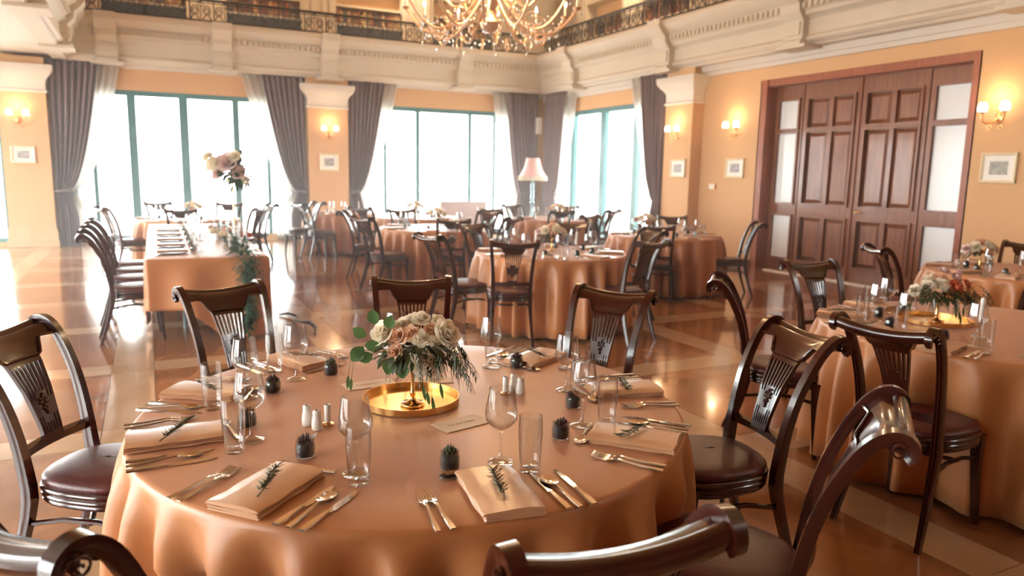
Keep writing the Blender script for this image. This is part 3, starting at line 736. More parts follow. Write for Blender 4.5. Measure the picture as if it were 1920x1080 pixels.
for ang, r, t, lb in ((148, 1.12, 0, DW + 'left of the main table, its whole splat and red seat in view'),
                   (107, 1.24, 2, DW + 'behind the main table at left, in front of the garland'),
                   (72, 1.17, 0, DW + 'behind the flower centrepiece of the main table'),
                   (30, 1.14, 0, DW + 'behind the main table at right, with pale glint on its splat'),
                   (-11.5, 1.12, 0, DW + 'right of the main table with a carved bunch of grapes catching light'),
                   (-52, 1.03, 0, DW + 'at lower right with a bright scrolled top rail seen from its side'),
                   (-95, .97, 0, DW + 'at the bottom edge, only its curved top rail in view'),
                   (-140, .97, 0, DW + 'in the bottom left corner, cut off by the frame')):
    chair_at(*C0, ang, r, lb, t)
def chair_top(mx, my, face, label, group=None, back=.40):
    a = R(face); x, y = mx + back * cos(a), my + back * sin(a)
    for k in range(6):       # keep the seat clear of the tables
        if all(hypot(x - t[0], y - t[1]) > t[2] + .17 for t in TABS): break
        x -= .02 * cos(a); y -= .02 * sin(a)
    return chair(x, y, face, label, group)
gR = 'chairs around the right-hand tables'; gM = 'chairs around the middle tables'; gB = 'chairs by the windows'
chair(3.08, 1.98, 8, DW + 'with its back to us, drawn up to the near right-hand table', gR)
chair_top(3.0, 3.17, -45, DW + 'seen edge on between the main and the right-hand table', gR)
chair_top(4.165, 3.515, -100, DW + 'behind the near right-hand table, its tapering splat dark', gR)
chair_top(5.75, 4.25, -32, DW + 'in front of the right door leaf, turned sideways', gR)
chair_top(7.6, 4.05, 190, DW + 'by the wall beneath the landscape painting', gR)
chair_top(5.75, 2.75, 75, DW + 'cut by the right edge, between the two right-hand tables', gR)
chair_top(2.86, 5.68, 68, DW + 'with its back to us at the white-folded centre table', gM)
chair_top(4.03, 5.36, 103, DW + 'at the right front of the centre table, broad plain splat', gM)
chair_top(2.40, 6.40, 12, DW + 'left of the centre table, turned sideways', gM)
chair_top(3.34, 7.72, -75, DW + 'behind the centre table at its left', gM)
chair_top(4.78, 6.35, 178, DW + 'right of the centre table, close to the one with the plain splat', gM)
chair_top(4.60, 7.55, -128, DW + 'behind the flowers of the centre table at right', gM)
chair_top(3.44, 8.57, 78, DW + 'with its back to us at the middle table beyond', gM)
chair_top(2.40, 9.05, 18, DW + 'left of the middle table with a bright edge, seat in profile', gM)
chair_top(2.55, 10.45, -25, DW + 'behind the one with the bright edge', gM)
chair_top(3.5, 10.72, -88, DW + 'beyond the middle table, against the left pane of the middle window', gM)
chair_top(4.6, 10.1, 207, DW + 'right of the middle table, seen through its frame', gM)
chair_top(5.07, 10.95, -100, DW + 'against the middle window, right of the sofa', gB)
chair_top(4.37, 8.7, 130, DW + 'between the centre and middle tables', gM)
chair_top(5.45, 6.98, 48, DW + 'before the table by the right wall, its rail above the plates', gR)
chair_top(6.90, 8.50, -125, DW + 'beyond the table by the right wall', gR)
chair_top(7.05, 7.10, 150, DW + 'right of the table by the right wall, beside the door jamb', gR)
chair_top(5.80, 8.85, -68, DW + 'left behind the table by the right wall', gR)
chair_top(6.05, 10.35, 80, DW + 'in front of the lamp table', gB)
chair_top(6.15, 12.15, -75, DW + 'just left of the pink lamp base', gB)
chair_top(7.0, 11.75, 200, DW + 'just right of the pink lamp base', gB)
chair_top(7.0, 10.35, 120, DW + 'in front of the right-hand window', gB)
chair_top(3.1, 11.6, 38, DW + 'beneath the right curtain of the middle pillar', gB)
chair_top(2.31, 12.8, 15, DW + 'with a white-lit edge beneath the left curtain of the middle pillar', gB)
chair_top(2.80, 13.5, 195, DW + 'standing against the middle pillar', gB)
for i, (y, nm) in enumerate(((7.28, 'nearest'), (7.88, 'second'), (8.46, 'third'), (9.08, 'fourth'))):
    chair(-.15 if i else -.13, y - .02, 4, 'dark wooden chair with burgundy seat, %s in the row along the head table' % nm, 'chairs along the head table')
chair_top(-.50, 11.85, 20, DW + 'left of the round table by the left window', gB)
chair_top(.17, 13.4, -75, DW + 'beyond the left round table, its rail dark against the window', gB)
chair_top(.42, 11.33, 84, DW + 'in front of the left round table', gB)
chair_top(1.20, 13.1, -110, DW + 'behind the tall flower stand', gB)
chair_top(1.55, 11.5, 140, DW + 'right of the tall flower stand', gB)
chair_top(1.88, 12.8, 190, DW + 'beside the white sheer curtain', gB)

# ================================================================== TABLES AND CLOTHS
def table_base(x, y, Rr, label, rz=0, rect=None):
    e = empty('round_table' if not rect else 'head_table', (x, y, 0), rz, label, 'table')
    t = MB()
    if rect: t.box((0, 0, .73), (rect[0], rect[1], .03))
    else: t.lathe([(0, .715), (Rr - .02, .715), (Rr, .725), (Rr, .74), (0, .74)], 48)
    t.build('tabletop', 'shelfw', e)
    for k in range(4):
        if rect: px, py = (1 if k % 2 else -1) * (rect[0]/2 - .3), (1 if k // 2 else -1) * (rect[1]/2 - .7)
        else: a = pi/4 + k * pi/2; px, py = cos(a) * Rr * .62, sin(a) * Rr * .62
        MB().tube([(px, py, 0), (px, py, .72)], .02, 8).build('leg', 'metalg', e)
    return e
def cloth(x, y, Rr, label, seed=1, nf=21, dents=(), zhem=.02, top=.75, rz=0, rect=None, flare=.10, n=420, group='peach tablecloths', hemf=None):
    rn = random.Random(seed); c = MB()
    ph = [rn.uniform(0, 2 * pi) for _ in range(5)]
    def base(u):
        if not rect:
            a = 2 * pi * u; return (Rr * cos(a), Rr * sin(a), cos(a), sin(a), Rr)
        a = 2 * pi * u; W, D = rect[0] / 2, rect[1] / 2; p = 14
        L_ = 2 * (rect[0] + rect[1]); s = u * L_; 
        for (x0, y0, x1, y1, nx, ny, l) in ((W, -D, W, D, 1, 0, 2*D), (W, D, -W, D, 0, 1, 2*W), (-W, D, -W, -D, -1, 0, 2*D), (-W, -D, W, -D, 0, -1, 2*W)):
            if s <= l + 1e-9:
                t = s / l; X, Y = x0 + (x1 - x0) * t, y0 + (y1 - y0) * t
                # corners flare outwards
                cx = max(0, 1 - min(abs(X - W), abs(X + W)) / .22) * (1 if X > 0 else -1); cy = max(0, 1 - min(abs(Y - D), abs(Y + D)) / .22) * (1 if Y > 0 else -1)
                return (X, Y, nx if nx else cx * .9, ny if ny else cy * .9, 1)
            s -= l
        return (W, -D, 1, 0, 1)
    def wave(u):
        a = 2 * pi * u
        w_ = sin(nf * a + 1.4 * sin(3 * a + ph[0]) + ph[1] + 1.0 * sin(5 * a + ph[2])) * (.8 + .2 * sin(7 * a + ph[4]))
        return (.5 + .5 * w_) ** 1.1, .25 * sin(2.0 * nf * a + ph[3] + 2 * sin(4 * a))
    zs = [0, .004, .010, .02, .04, .08, .14, .22, .32, .42, .53, .64, top - .0]
    rings = []
    if not rect:
        for f in (.02, .3, .6, .85): rings.append([(Rr * f * cos(2 * pi * k / n), Rr * f * sin(2 * pi * k / n), top) for k in range(n)])
    else:
        for f in (.02, .5, .9): rings.append([(base(k / n)[0] * f, base(k / n)[1] * f, top) for k in range(n)])
    rings.append([(base(k / n)[0] - base(k / n)[2] * .008, base(k / n)[1] - base(k / n)[3] * .008, top) for k in range(n)])
    T = top
    for q_, dz in enumerate((.002, .007, .018, .04, .075, .12, .18, .25, .33, .42, .52, .62, 1.0)):
        ring = []
        for k in range(n):
            u = k / n; X, Y, nx, ny, _ = base(u); a = math.degrees(2 * pi * u)
            hem = hemf(X, Y) if hemf else zhem
            zz = T - dz if dz < 1 else hem
            zz = max(zz, hem)
            t = (T - zz) / T
            w1, w2 = wave(u)
            off = (0, .004, .008)[q_] if q_ < 3 else .009
            am = flare * (1 - math.exp(-max(0, t - .03) * 5.5)); dp = off + am * (w1 - .45) + .22 * flare * t * w2 + .01 * t
            if rect:
                pass
            for (da, dw, dd) in dents:
                df = abs((a - da + 180) % 360 - 180)
                if df < dw * 1.6:
                    g_ = math.exp(-(df / dw) ** 2 * 1.2); lo = min(1, max(0, (T - .17 - zz) / .14)); dp = dp * (1 - .5 * g_ * lo) - dd * g_ * lo
            ring.append((X + nx * dp, Y + ny * dp, zz + (.012 * w1 if dz == 1.0 else 0)))
        rings.append(ring)
    c.loft(rings, False); k0 = len(c.v)
    c.f.append(tuple(range(n)))
    o = c.build('tablecloth', 'cloth', None, ang=70); o.location = (x, y, .001); o.rotation_euler.z = rz
    s_ = o.modifiers.new('thick', 'SOLIDIFY'); s_.thickness = .003; s_.offset = 1
    tag(o, label, 'tablecloth', group); return o
TT = .755   # cloth surface height
TN = {'main': 'main table', 'near right-hand': 'table with orange flowers', 'centre': 'table amid the hall', 'middle': 'table left of the hall centre',
      'right wall': 'table by the right wall', 'far right-hand': 'table under the landscape', 'lamp': 'table before the pink lamp', 'back': 'table against the middle window',
      'pillar': 'table at the middle pillar', 'left window': 'table behind the head table'}
TL = {'main': 'in the foreground under the flower centrepiece', 'near right-hand': 'cut by the right edge, with orange flowers', 'centre': 'in the middle of the hall behind the chairs', 'middle': 'beyond the centre one, left of it',
      'right wall': 'near the right wall left of the doors', 'far right-hand': 'under the landscape painting at the right edge', 'lamp': 'in front of the pink floor lamp', 'back': 'against the middle window',
      'pillar': 'in front of the middle pillar', 'left window': 'behind the head table at the left window'}
for x, y, r, nm, sd in TABS:
    table_base(x, y, r - .01, 'round banquet table ' + TL[nm])
    dents = ()
    if nm == 'main': dents = [(a, 9, .05) for a in (148, 107, 72, 30, -11.5)] + [(a, 13, .22) for a in (-52, -95, -140)]
    elif nm == 'near right-hand': dents = [(197, 12, .08)]
    cloth(x, y, r, 'peach floor-length tablecloth ' + TL[nm], seed=sd, nf=27 if nm == 'main' else 25, dents=dents, n=600 if r > .8 else 360, flare=.145)
HX, HY, HW, HD, HR = .475, 9.03, 1.0, 4.3, R(-.5)
table_base(HX, HY, 0, 'long rectangular head table at left', HR, (HW, HD))
cloth(HX, HY, 0, 'peach tablecloth over the long head table at left', seed=41, nf=17, rect=(HW, HD), rz=HR, flare=.07, n=600,
      hemf=lambda X, Y: .02 if X > .1 else (.02 + .28 * min(1, (.1 - X) / .3)) if Y < -HD/2 + .3 else .12)

# ================================================================== TABLE WARE
def wine_glass():
    pr = [(0, .0), (.034, .0), (.037, .002), (.030, .006), (.012, .012), (.005, .020), (.0038, .05), (.004, .078), (.007, .088), (.016, .097), (.034, .112), (.0435, .126), (.045, .136), (.0425, .160), (.037, .195), (.0345, .212)]
    inn = [(.0335, .212), (.036, .195), (.0415, .160), (.0438, .136), (.0425, .1265), (.033, .114), (.015, .100), (.003, .094), (0, .094)]
    e = empty('wine_glass'); tag(e, cat='glass')
    MB().lathe(pr[9:] + inn, 28, caps=False).build('bowl', 'glass', e, ang=80)
    MB().lathe(pr[:9] + [(.0, .088)], 20, caps=False).build('stem', 'glass', e, ang=80)
    return e
def tumbler():
    pr = [(0, .0), (.024, .0), (.026, .003), (.0275, .02), (.0305, .06), (.0325, .11), (.031, .155), (.030, .155), (.0315, .11), (.0295, .06), (.0262, .024), (.022, .018), (0, .018)]
    o = MB().lathe(pr, 26, caps=False).build('tumbler', 'glass', ang=60); tag(o, cat='glass'); return o
def fork_mb():
    b = MB(); st = [(0, .0075, .003), (.02, .008, .003), (.06, .0055, .004), (.10, .0035, .007), (.125, .004, .009), (.14, .009, .007), (.152, .0125, .004), (.158, .0125, .003)]
    b.loft([[(-w_, y, z - .0012), (w_, y, z - .0012), (w_ * .7, y, z + .0014), (-w_ * .7, y, z + .0014)] for y, w_, z in st])
    for k in range(4):
        x = -.0098 + k * .00653
        b.loft([[(x - .0017, y, z), (x + .0017, y, z), (x + .0017, y, z + .0018), (x - .0017, y, z + .0018)] for y, z in ((.156, .002), (.175, .0015), (.195, .0045), (.205, .0075))])
    return b
def spoon_mb(L_=.19):
    b = MB(); st = [(0, .0075, .003), (.02, .008, .003), (.06, .0055, .004), (.10, .0035, .007), (.128, .0035, .008)]
    b.loft([[(-w_, y, z - .0012), (w_, y, z - .0012), (w_ * .7, y, z + .0014), (-w_ * .7, y, z + .0014)] for y, w_, z in st])
    rings = []
    for i in range(9):
        t = i / 8; y = .124 + .068 * t; w_ = max(.003, .0205 * math.sqrt(max(0, 1 - (2 * t - 1.05) ** 2)) if t < .99 else .004)
        zc = .008 - .004 * t; d = .0065 * sin(pi * min(1, t * 1.02))
        r_ = [(w_ * c_, y, zc - d * (1 - abs(c_) ** 2)) for c_ in (-1, -.6, 0, .6, 1)]
        r_ += [(w_ * c_, y, zc - d * (1 - abs(c_) ** 2) + .0012) for c_ in (1, .6, 0, -.6, -1)]
        rings.append(r_)
    b.loft(rings); return b
def knife_mb():
    b = MB(); st = [(0, .0085, .0045), (.03, .0095, .0045), (.08, .007, .0045), (.10, .005, .004)]
    b.loft([[(-w_, y, z - .0035), (w_, y, z - .0035), (w_ * .8, y, z + .0015), (-w_ * .8, y, z + .0015)] for y, w_, z in st])
    b.loft([[(-a, y, .0012), (c_, y, .0005), (c_, y, .0015), (-a, y, .0032)] for y, a, c_ in ((.098, .005, .006), (.12, .006, .012), (.17, .006, .0125), (.205, .004, .009), (.222, .000, .001))])
    return b
def mk(mb, name, m, cat): o = mb.build(name, m); tag(o, cat=cat); return Proto(o)
FORK = mk(fork_mb(), 'fork', 'silver', 'fork'); SPOON = mk(spoon_mb(), 'spoon', 'silver', 'spoon'); KNIFE = mk(knife_mb(), 'knife', 'silver', 'knife')
WG = Proto(wine_glass()); TU = Proto(tumbler())
def napkin():
    e = empty('napkin'); tag(e, cat='napkin')
    def layer(z, L_, W_, t, fold, tx=0, ty=0, dome=0):
        rings = []; n = 14
        for i in range(n + 1):
            y = -L_/2 + L_ * i / n + ty; r_ = []
            wob = .0022 * sin(i * .9 + z * 300)
            top = [(-W_/2, 0), (-W_/2 + .004, t * .8), (-W_ * .25, t + dome * .7), (0, t + dome), (W_ * .25, t + dome * .8), (W_/2 - .006, t), (W_/2, t * .5), (W_/2 - .004, 0)]
            for x, zz in top: r_.append((x + tx + wob, y + .002 * sin(x * 60), z + zz + .0008 * sin(i * 1.3 + x * 80)))
            rings.append(r_)
        return MB().loft(rings)
    layer(.000, .262, .150, .007, 1, .002, .001).build('fold', 'napkin', e, ang=50)
    layer(.0075, .258, .148, .006, 1, -.001, -.001).build('fold', 'napkin', e, ang=50)
    layer(.014, .256, .152, .007, 1, 0, 0, .003).build('top_fold', 'napkin', e, ang=50)
    return e
NA = Proto(napkin())
def rosemary(seed):
    rn = random.Random(seed); e = empty('rosemary_sprig'); tag(e, cat='herb')
    st = [(0, -.06, .004), (.004, -.03, .006), (.0, .0, .006), (-.004, .03, .007), (0, .055, .006)]
    MB().tube(st, [.0016, .0014, .0012, .001, .0006], 5).build('stem', 'stem', e)
    nd = MB()
    for k in range(64):
        y = -.042 + .1 * k / 64; a = rn.uniform(0, 2 * pi); L_ = rn.uniform(.012, .022); sd = 1 if k % 2 else -1
        dx = sd * L_ * rn.uniform(.4, .9); dz = rn.uniform(-.15, .7) * L_ * .6; dy = L_ * rn.uniform(.3, .9)
        w_ = .0011; z0 = .007
        nd.add([(0 - w_, y, z0), (w_, y + w_, z0), (dx + w_ * .3, y + dy, max(.001, z0 + dz)), (dx * .5, y + dy * .5, z0 + dz * .5 + .0016)], [(0, 1, 2), (0, 3, 1), (1, 3, 2), (0, 2, 3)])
    o = nd.build('needles', 'rosem', e); o['kind'] = 'stuff'; return e
ROS = [Proto(rosemary(s)) for s in (1, 2, 3)]
def jar(seed, withtag=False, wh=False):
    rn = random.Random(seed); e = empty('succulent_jar'); tag(e, cat='plant')
    MB().lathe([(0, 0), (.0245, 0), (.027, .004), (.0275, .034), (.025, .040), (.0255, .044), (.026, .050), (.0245, .050), (.0238, .041), (.026, .034), (.0255, .005), (0, .003)], 22, caps=False).build('glass_jar', 'jar', e, ang=60)
    MB().lathe([(0, .004), (.0242, .004), (.025, .010), (.025, .034), (.021, .040), (0, .042)], 18).build('soil', 'soil', e)
    s = MB()
    for k in range(26):
        a = k * 2.4; r_ = .004 + .014 * (k / 26); L_ = rn.uniform(.016, .028)
        c_, s_ = cos(a), sin(a); b0 = Vector((r_ * .5 * c_, r_ * .5 * s_, .040)); tip = Vector((r_ * 1.35 * c_, r_ * 1.35 * s_, .040 + L_ * (1.1 - .5 * k / 26)))
        s.tube([b0, (b0 + tip) / 2 + Vector((c_, s_, 0)) * .002, tip], [.0028, .0034, .0006], 5)
    s.build('succulent', 'purple' if seed % 2 else 'rosem', e)
    if withtag: MB().add([(.004, -.006, .045), (.026, -.010, .052), (.032, -.006, .066), (.012, -.002, .058)], [(0, 1, 2, 3)]).build('name_tag', 'tag', e)
    return e
JA = [Proto(jar(1)), Proto(jar(2)), Proto(jar(3))]; JT = Proto(jar(5, True))
cx, cy = C0
def pol(r, a): return (cx + r * cos(R(a)), cy + r * sin(R(a)))
def loc(phi, t, rho):
    a = R(phi); return (cx + rho * cos(a) - t * sin(a), cy + rho * sin(a) + t * cos(a))
SET = [  # angle, words, wine (r,a), tumbler (r,a), jar (r,a), jar id, herb rotation
 (-138.5, 'front left setting of the main table', (.59, -125), (.645, -122.5), (.535, -144.5), 'T', 25),
 (-94.5, 'front centre setting of the main table', (.572, -86), (.66, -82.5), (.56, -100.5), 1, -12),
 (-51, 'front right setting of the main table', (.575, -46), (.645, -41), (.555, -59), 0, 75),
 (-12.5, 'right-hand setting of the main table', (.555, -6.5), (.65, -1), (.53, -27), 2, 80),
 (29, 'back right setting of the main table', (.545, 38), (.62, 41), (.60, 29), 0, 60),
 (70, 'back setting behind the flowers', (.57, 80), (.66, 84), (.54, 62), 1, 20),
 (110, 'back left setting of the main table', (.56, 125), (.70, 123), (.52, 111), 1, 30),
 (147.5, 'setting before the chair with the red seat', (.60, 150), (.67, 161), (.54, 142), 0, -40),
 (182, 'leftmost setting of the main table', (.57, -167), (.64, -162), (.55, 180), 2, 60)]
for i, (phi, wd, wg, tu, ja, jid, hr) in enumerate(SET):
    base = R(phi) + pi / 2           # local +y points to the table centre
    x, y = loc(phi, .005, .755); nr = random.Random(i).uniform(-4, 4)
    NA.put((x, y, TT), base + R(nr), 'folded champagne napkin at the ' + wd, 'napkins on the main table')
    ROS[i % 3].put((x, y, TT + .0235), base + R(hr), 'rosemary sprig at the ' + wd, 'rosemary sprigs', scale=1.45)
    for t, w2 in ((-.185, 'outer'), (-.150, 'inner')):
        x, y = loc(phi, t, .885); FORK.put((x, y, TT), base + R(-3 if t < -.16 else 2), '%s fork at the %s' % (w2, wd), 'forks on the main table')
    for t, pr, w2 in ((.135, KNIFE, 'dinner knife'), (.168, SPOON, 'soup spoon'), (.205, KNIFE, 'butter knife')):
        x, y = loc(phi, t, .885); pr.put((x, y, TT), base + R(4 if pr is SPOON else 1), '%s at the %s' % (w2, wd), 'knives and spoons on the main table')
    x, y = loc(phi, .085, .59); SPOON.put((x, y, TT), base + R(98), 'crosswise dessert spoon at the ' + wd, 'dessert spoons')
    WG.put((*pol(*wg), TT), i, 'wine glass at the ' + wd, 'wine glasses on the main table')
    TU.put((*pol(*tu), TT), i, 'tall clear tumbler at the ' + wd, 'tumblers on the main table')
    (JT if jid == 'T' else JA[jid]).put((*pol(*ja), TT), i * .7, 'spiky succulent jar at the ' + wd + (', with a white tag' if jid == 'T' else ''), 'succulent jars')
# shakers and holders
def shaker(name, h_, label, holes=3):
    e = empty(name, label=label, cat='shaker')
    MB().lathe([(0, 0), (.013, 0), (.016, .004), (.0165, .02), (.014, h_ * .62), (.0115, h_ * .74), (.0125, h_ * .8), (.0125, h_ * .93), (.010, h_), (0, h_)], 18).build('body', 'ceramic', e, ang=50)
    MB().lathe([(0, h_ + .0002), (.004, h_ + .0002), (.004, h_ + .001), (0, h_ + .001)], 8).build('pour_hole', 'soil', e)
    return e
def holder(label):
    e = empty('toothpick_holder', label=label, cat='holder')
    MB().lathe([(0, 0), (.018, 0), (.019, .003), (.008, .006), (.0085, .010), (0, .010)], 18).build('base', 'gold', e)
    MB().lathe([(0, .008), (.0095, .008), (.0105, .01), (.0105, .062), (.009, .064), (.0088, .06), (0, .058)], 16).build('cup', 'ceramic', e)
    return e
for (p, ht, nm, lb) in (((.405, 2.205), .066, 'salt_shaker', 'left one of the two white porcelain shakers left of the gold tray'), ((.425, 2.155), .062, 'pepper_shaker', 'front one of the two white porcelain shakers left of the gold tray'),
                ((1.155, 2.27), .066, 'salt_shaker', 'back white porcelain shaker right of the gold tray'), ((1.165, 2.235), .060, 'pepper_shaker', 'front white porcelain shaker right of the gold tray')):
    shaker(nm, ht, lb).location = (*p, TT)
holder('white toothpick holder beside the shakers left of the gold tray').location = (.465, 2.19, TT)
holder('white toothpick holder beside the shakers right of the gold tray').location = (1.115, 2.255, TT)
def card(x, y, rz, L_, W_, label):
    e = empty('place_card', (x, y, TT), rz, label, 'card')
    MB().box((0, 0, .001), (L_, W_, .0012)).build('paper', 'card', e)
    pts = [(-.05 + .1 * k / 30, .008 * sin(k * 1.3) * (1 if k < 22 else .4), .0022) for k in range(31)]
    MB().tube(pts, .0007, 4).build('handwriting', 'ink', e)
card(.85, 2.03, R(12), .17, .095, 'cream card with gold writing in front of the gold tray')
card(.70, 2.56, R(4), .19, .09, 'cream card behind the gold tray at left')
card(.93, 2.52, R(-14), .16, .09, 'cream card behind the gold tray at right')

# ------------------------------------------------------------------ flowers
def rose_mb(r, seed=0, openness=1.0):
    rn = random.Random(seed); b = MB()
    layers = [(.18, 3, .95, 82), (.36, 4, 1.0, 66), (.56, 5, 1.0, 48), (.78, 6, .95, 30), (.95, 6, .85, 12)]
    for li, (rad, n, hgt, tilt) in enumerate(layers):
        for k in range(n):
            a = 2 * pi * k / n + li * .8 + rn.uniform(-.15, .15); tl_ = R(tilt + rn.uniform(-6, 6)) if openness > .5 else R(70)
            w_ = r * (.42 + .35 * rad); nu_, nv_ = 4, 4; vs = []; fs = []
            for i in range(nu_ + 1):
                for j_ in range(nv_ + 1):
                    u = (i / nu_ - .5) * 2; v = j_ / nv_
                    ww = w_ * (math.sqrt(max(.02, 1 - (v * 1.0 - .45) ** 2 * 2.0))) * (1 - .25 * v ** 4)
                    x = u * ww; out = rad * r * (.25 + .75 * v) * cos(tl_) * 1.15 + .14 * r * rad - .16 * r * u * u * rad + .10 * r * v ** 3 * rad
                    z = -.45 * r + hgt * r * (.15 + .95 * v) * (.35 + .65 * sin(tl_)) - .10 * r * abs(u) ** 2 * v
                    vs.append((cos(a) * out - sin(a) * x, sin(a) * out + cos(a) * x, z))
            for i in range(nu_):
                for j_ in range(nv_): q_ = i * (nv_ + 1) + j_; fs.append((q_, q_ + nv_ + 1, q_ + nv_ + 2, q_ + 1))
            b.add(vs, fs)
    return b
def leaf_mb(b, p, d, L_, W_, upv=Vector((0, 0, 1)), cup=.15):
    d = Vector(d).normalized(); s = d.cross(upv)
    if s.length < .1: s = d.cross(Vector((1, 0, 0)))
    s.normalize(); n = s.cross(d); p = Vector(p); vs = []; fs = []
    prof_ = [(0, .08), (.2, .7), (.45, 1), (.7, .85), (.9, .4), (1, .05)]
    for t, w_ in prof_:
        c = p + d * (L_ * t) - n * (L_ * cup * t * t)
        vs += [c + s * (W_ / 2 * w_) + n * W_ * .12 * w_, c, c - s * (W_ / 2 * w_) + n * W_ * .12 * w_]
    for i in range(len(prof_) - 1):
        q_ = i * 3; fs += [(q_, q_ + 1, q_ + 4, q_ + 3), (q_ + 1, q_ + 2, q_ + 5, q_ + 4)]
    b.add(vs, fs)
ROSE = {}
def rose_on(parent, p, r, m, seed, tilt):
    key = (m, seed % 3)
    if key not in ROSE:
        ROSE[key] = rose_mb(1.0, seed).build('rose', m, parent, ang=180)
        o = ROSE[key]
    else: o = ROSE[key].copy(); col.objects.link(o); o.parent = parent
    o.location = p; o.scale = (r, r, r)
    d = Vector(tilt).normalized(); o.rotation_mode = 'QUATERNION'; o.rotation_quaternion = Vector((0, 0, 1)).rotation_difference(d)
    return o
Rr_, Ff = Vector((.894, -.446, 0)), Vector((.446, .894, 0))      # right and away, seen across the table
def centerpiece(loc_, label, blooms, spread=.20, zc=.225, eucal=True, seed=1, stemm='gold', drape=True, n=150):
    rn = random.Random(seed); e = empty('flower_centrepiece', loc_, 0, label, 'flowers')
    MB().lathe([(0, .0), (.040, 0), (.042, .004), (.038, .010), (.020, .012), (.010, .022), (.007, .03), (.011, .038), (.007, .048), (.006, .10), (.009, .11), (.006, .12), (.007, .135), (.03, .15), (.05, .165), (.052, .18), (0, .17)], 20).build('pedestal_vase', stemm, e, ang=60)
    for i, (dx, dz, dy, r, m) in enumerate(blooms):
        p = Rr_ * dx + Ff * dy + Vector((0, 0, zc + dz)); t = Rr_ * dx * 3 + Ff * (dy * 3 - .25) + Vector((0, 0, .25 + dz * 2))
        rose_on(e, p, r, m, i, t)
    if eucal:
        for i, (dx, dz, L_, ddx, ddz) in enumerate(((-.115, .06, .052, -.2, 1), (-.075, .045, .05, .3, 1), (-.145, .02, .05, -.8, .5), (-.155, -.015, .062, -.7, -.9), (-.10, -.01, .05, -1, 0), (-.125, -.04, .05, -.9, -.4), (-.06, -.05, .06, -.3, -1), (-.03, -.055, .065, .1, -1), (.06, -.04, .05, .6, -.8))):
            b = MB(); leaf_mb(b, Rr_ * dx + Vector((0, 0, zc + dz)) - Ff * .045, Rr_ * ddx + Vector((0, 0, ddz)) - Ff * .2, L_, L_ * .82, -Ff, .1)
            b.build('leaf', 'leaf', e, ang=180)
        b = MB(); b.tube([Vector((0, 0, zc - .03)), Rr_ * -.09 + Vector((0, 0, zc + .0)), Rr_ * -.14 + Vector((0, 0, zc + .02))], .0022, 5)
        b.build('branch', 'stem', e)
    f = MB()
    for k in range(n):
        a = rn.uniform(0, 2 * pi); el = rn.uniform(-.5, .55); rr = rn.uniform(.3, .95) * spread * .8
        d = Vector((cos(a) * cos(el), sin(a) * cos(el), sin(el) * .6)); p = d * rr * .75 + Vector((0, 0, zc - .025))
        leaf_mb(f, p, d + Vector((0, 0, rn.uniform(-.7, .3))), rn.uniform(.035, .06), rn.uniform(.014, .026), cup=.3)
    o = f.build('foliage', 'dleaf', e, ang=180); o['kind'] = 'stuff'
    if drape:
        f = MB()
        for k in range(42):
            side = rn.uniform(-.35, 1.0); base_ = Rr_ * (spread * .75 * side) + Ff * rn.uniform(-.10, .06) + Vector((0, 0, zc - .02 + rn.uniform(-.03, .03)))
            d = Rr_ * (.5 * side + rn.uniform(-.3, .5)) + Ff * rn.uniform(-.6, .3) + Vector((0, 0, rn.uniform(-.3, .1))); d.normalize()
            pts = []; p = base_.copy(); L_ = rn.uniform(.07, .14)
            for q_ in range(7): pts.append(p.copy()); p = p + d * (L_ / 6); d = (d + Vector((0, 0, -.30))).normalized()
            f.tube(pts, .0009, 4)
            for q_ in range(1, 7):
                for s in (-1, 1):
                    dd = (pts[q_] - pts[q_ - 1]).normalized() + Rr_ * (.55 * s) + Vector((0, 0, -.25)); leaf_mb(f, pts[q_], dd, rn.uniform(.022, .036), .0048, cup=.2)
        o = f.build('willow_trails', 'dleaf', e, ang=180); o['kind'] = 'stuff'
        f = MB()
        for (a0, a1, zz, L_) in ((-.20, .0, .12, .05), (-.19, .0, .11, .045), (.045, -.02, .10, .06), (.075, -.02, .06, .07), (.10, 0, .10, .06), (.06, -.03, .08, .05)):
            p_ = Rr_ * a0 + Ff * (a1 - .07) + Vector((0, 0, zz)); f.tube([Rr_ * (a0 * .6) - Ff * .03 + Vector((0, 0, zc - .03)), Rr_ * (a0 * .95) - Ff * .06 + Vector((0, 0, (zz + zc) / 2 + .03)), p_], .0009, 4)
            leaf_mb(f, p_, Rr_ * (.15 if a0 > 0 else -.1) + Vector((0, 0, -1)), L_, .012, -Ff, .1)
        f.build('trailing_leaves', 'leaf', e, ang=180)['kind'] = 'stuff'
    return e
main_bl = [(-.100, .030, -.03, .040, 'rosew'), (.042, -.052, -.09, .038, 'rosew'), (.120, .032, -.02, .044, 'rosew'), (.028, .075, .0, .028, 'rosew'), (-.010, .070, .02, .020, 'rosew'),
           (-.045, .025, -.05, .030, 'rosep'), (-.035, .055, -.01, .026, 'rosew'), (.090, .062, .02, .026, 'rosew'), (.065, .040, -.01, .024, 'rosep'), (.0, .035, -.05, .026, 'rosep'), (.035, .020, -.06, .026, 'rosew'), (.085, .005, -.05, .022, 'rosew'),
           (-.05, -.025, -.07, .024, 'rosep'), (0, .05, .08, .035, 'rosew'), (-.07, .02, .08, .03, 'rosep'), (.08, .03, .08, .03, 'rosew')]
def tray(x, y, label, r=.165):
    o = MB().lathe([(0, 0), (r - .002, 0), (r, .002), (r, .024), (r - .0025, .024), (r - .003, .004), (0, .004)], 56).build('gold_tray', 'gold', None, ang=40); o.location = (x, y, TT); tag(o, label, 'tray')
tray(.775, 2.30, 'round gold tray under the foreground flower centrepiece')
centerpiece((.765, 2.255, TT + .005), 'flower centrepiece of ivory and peach roses on a gold stem', main_bl, seed=4)
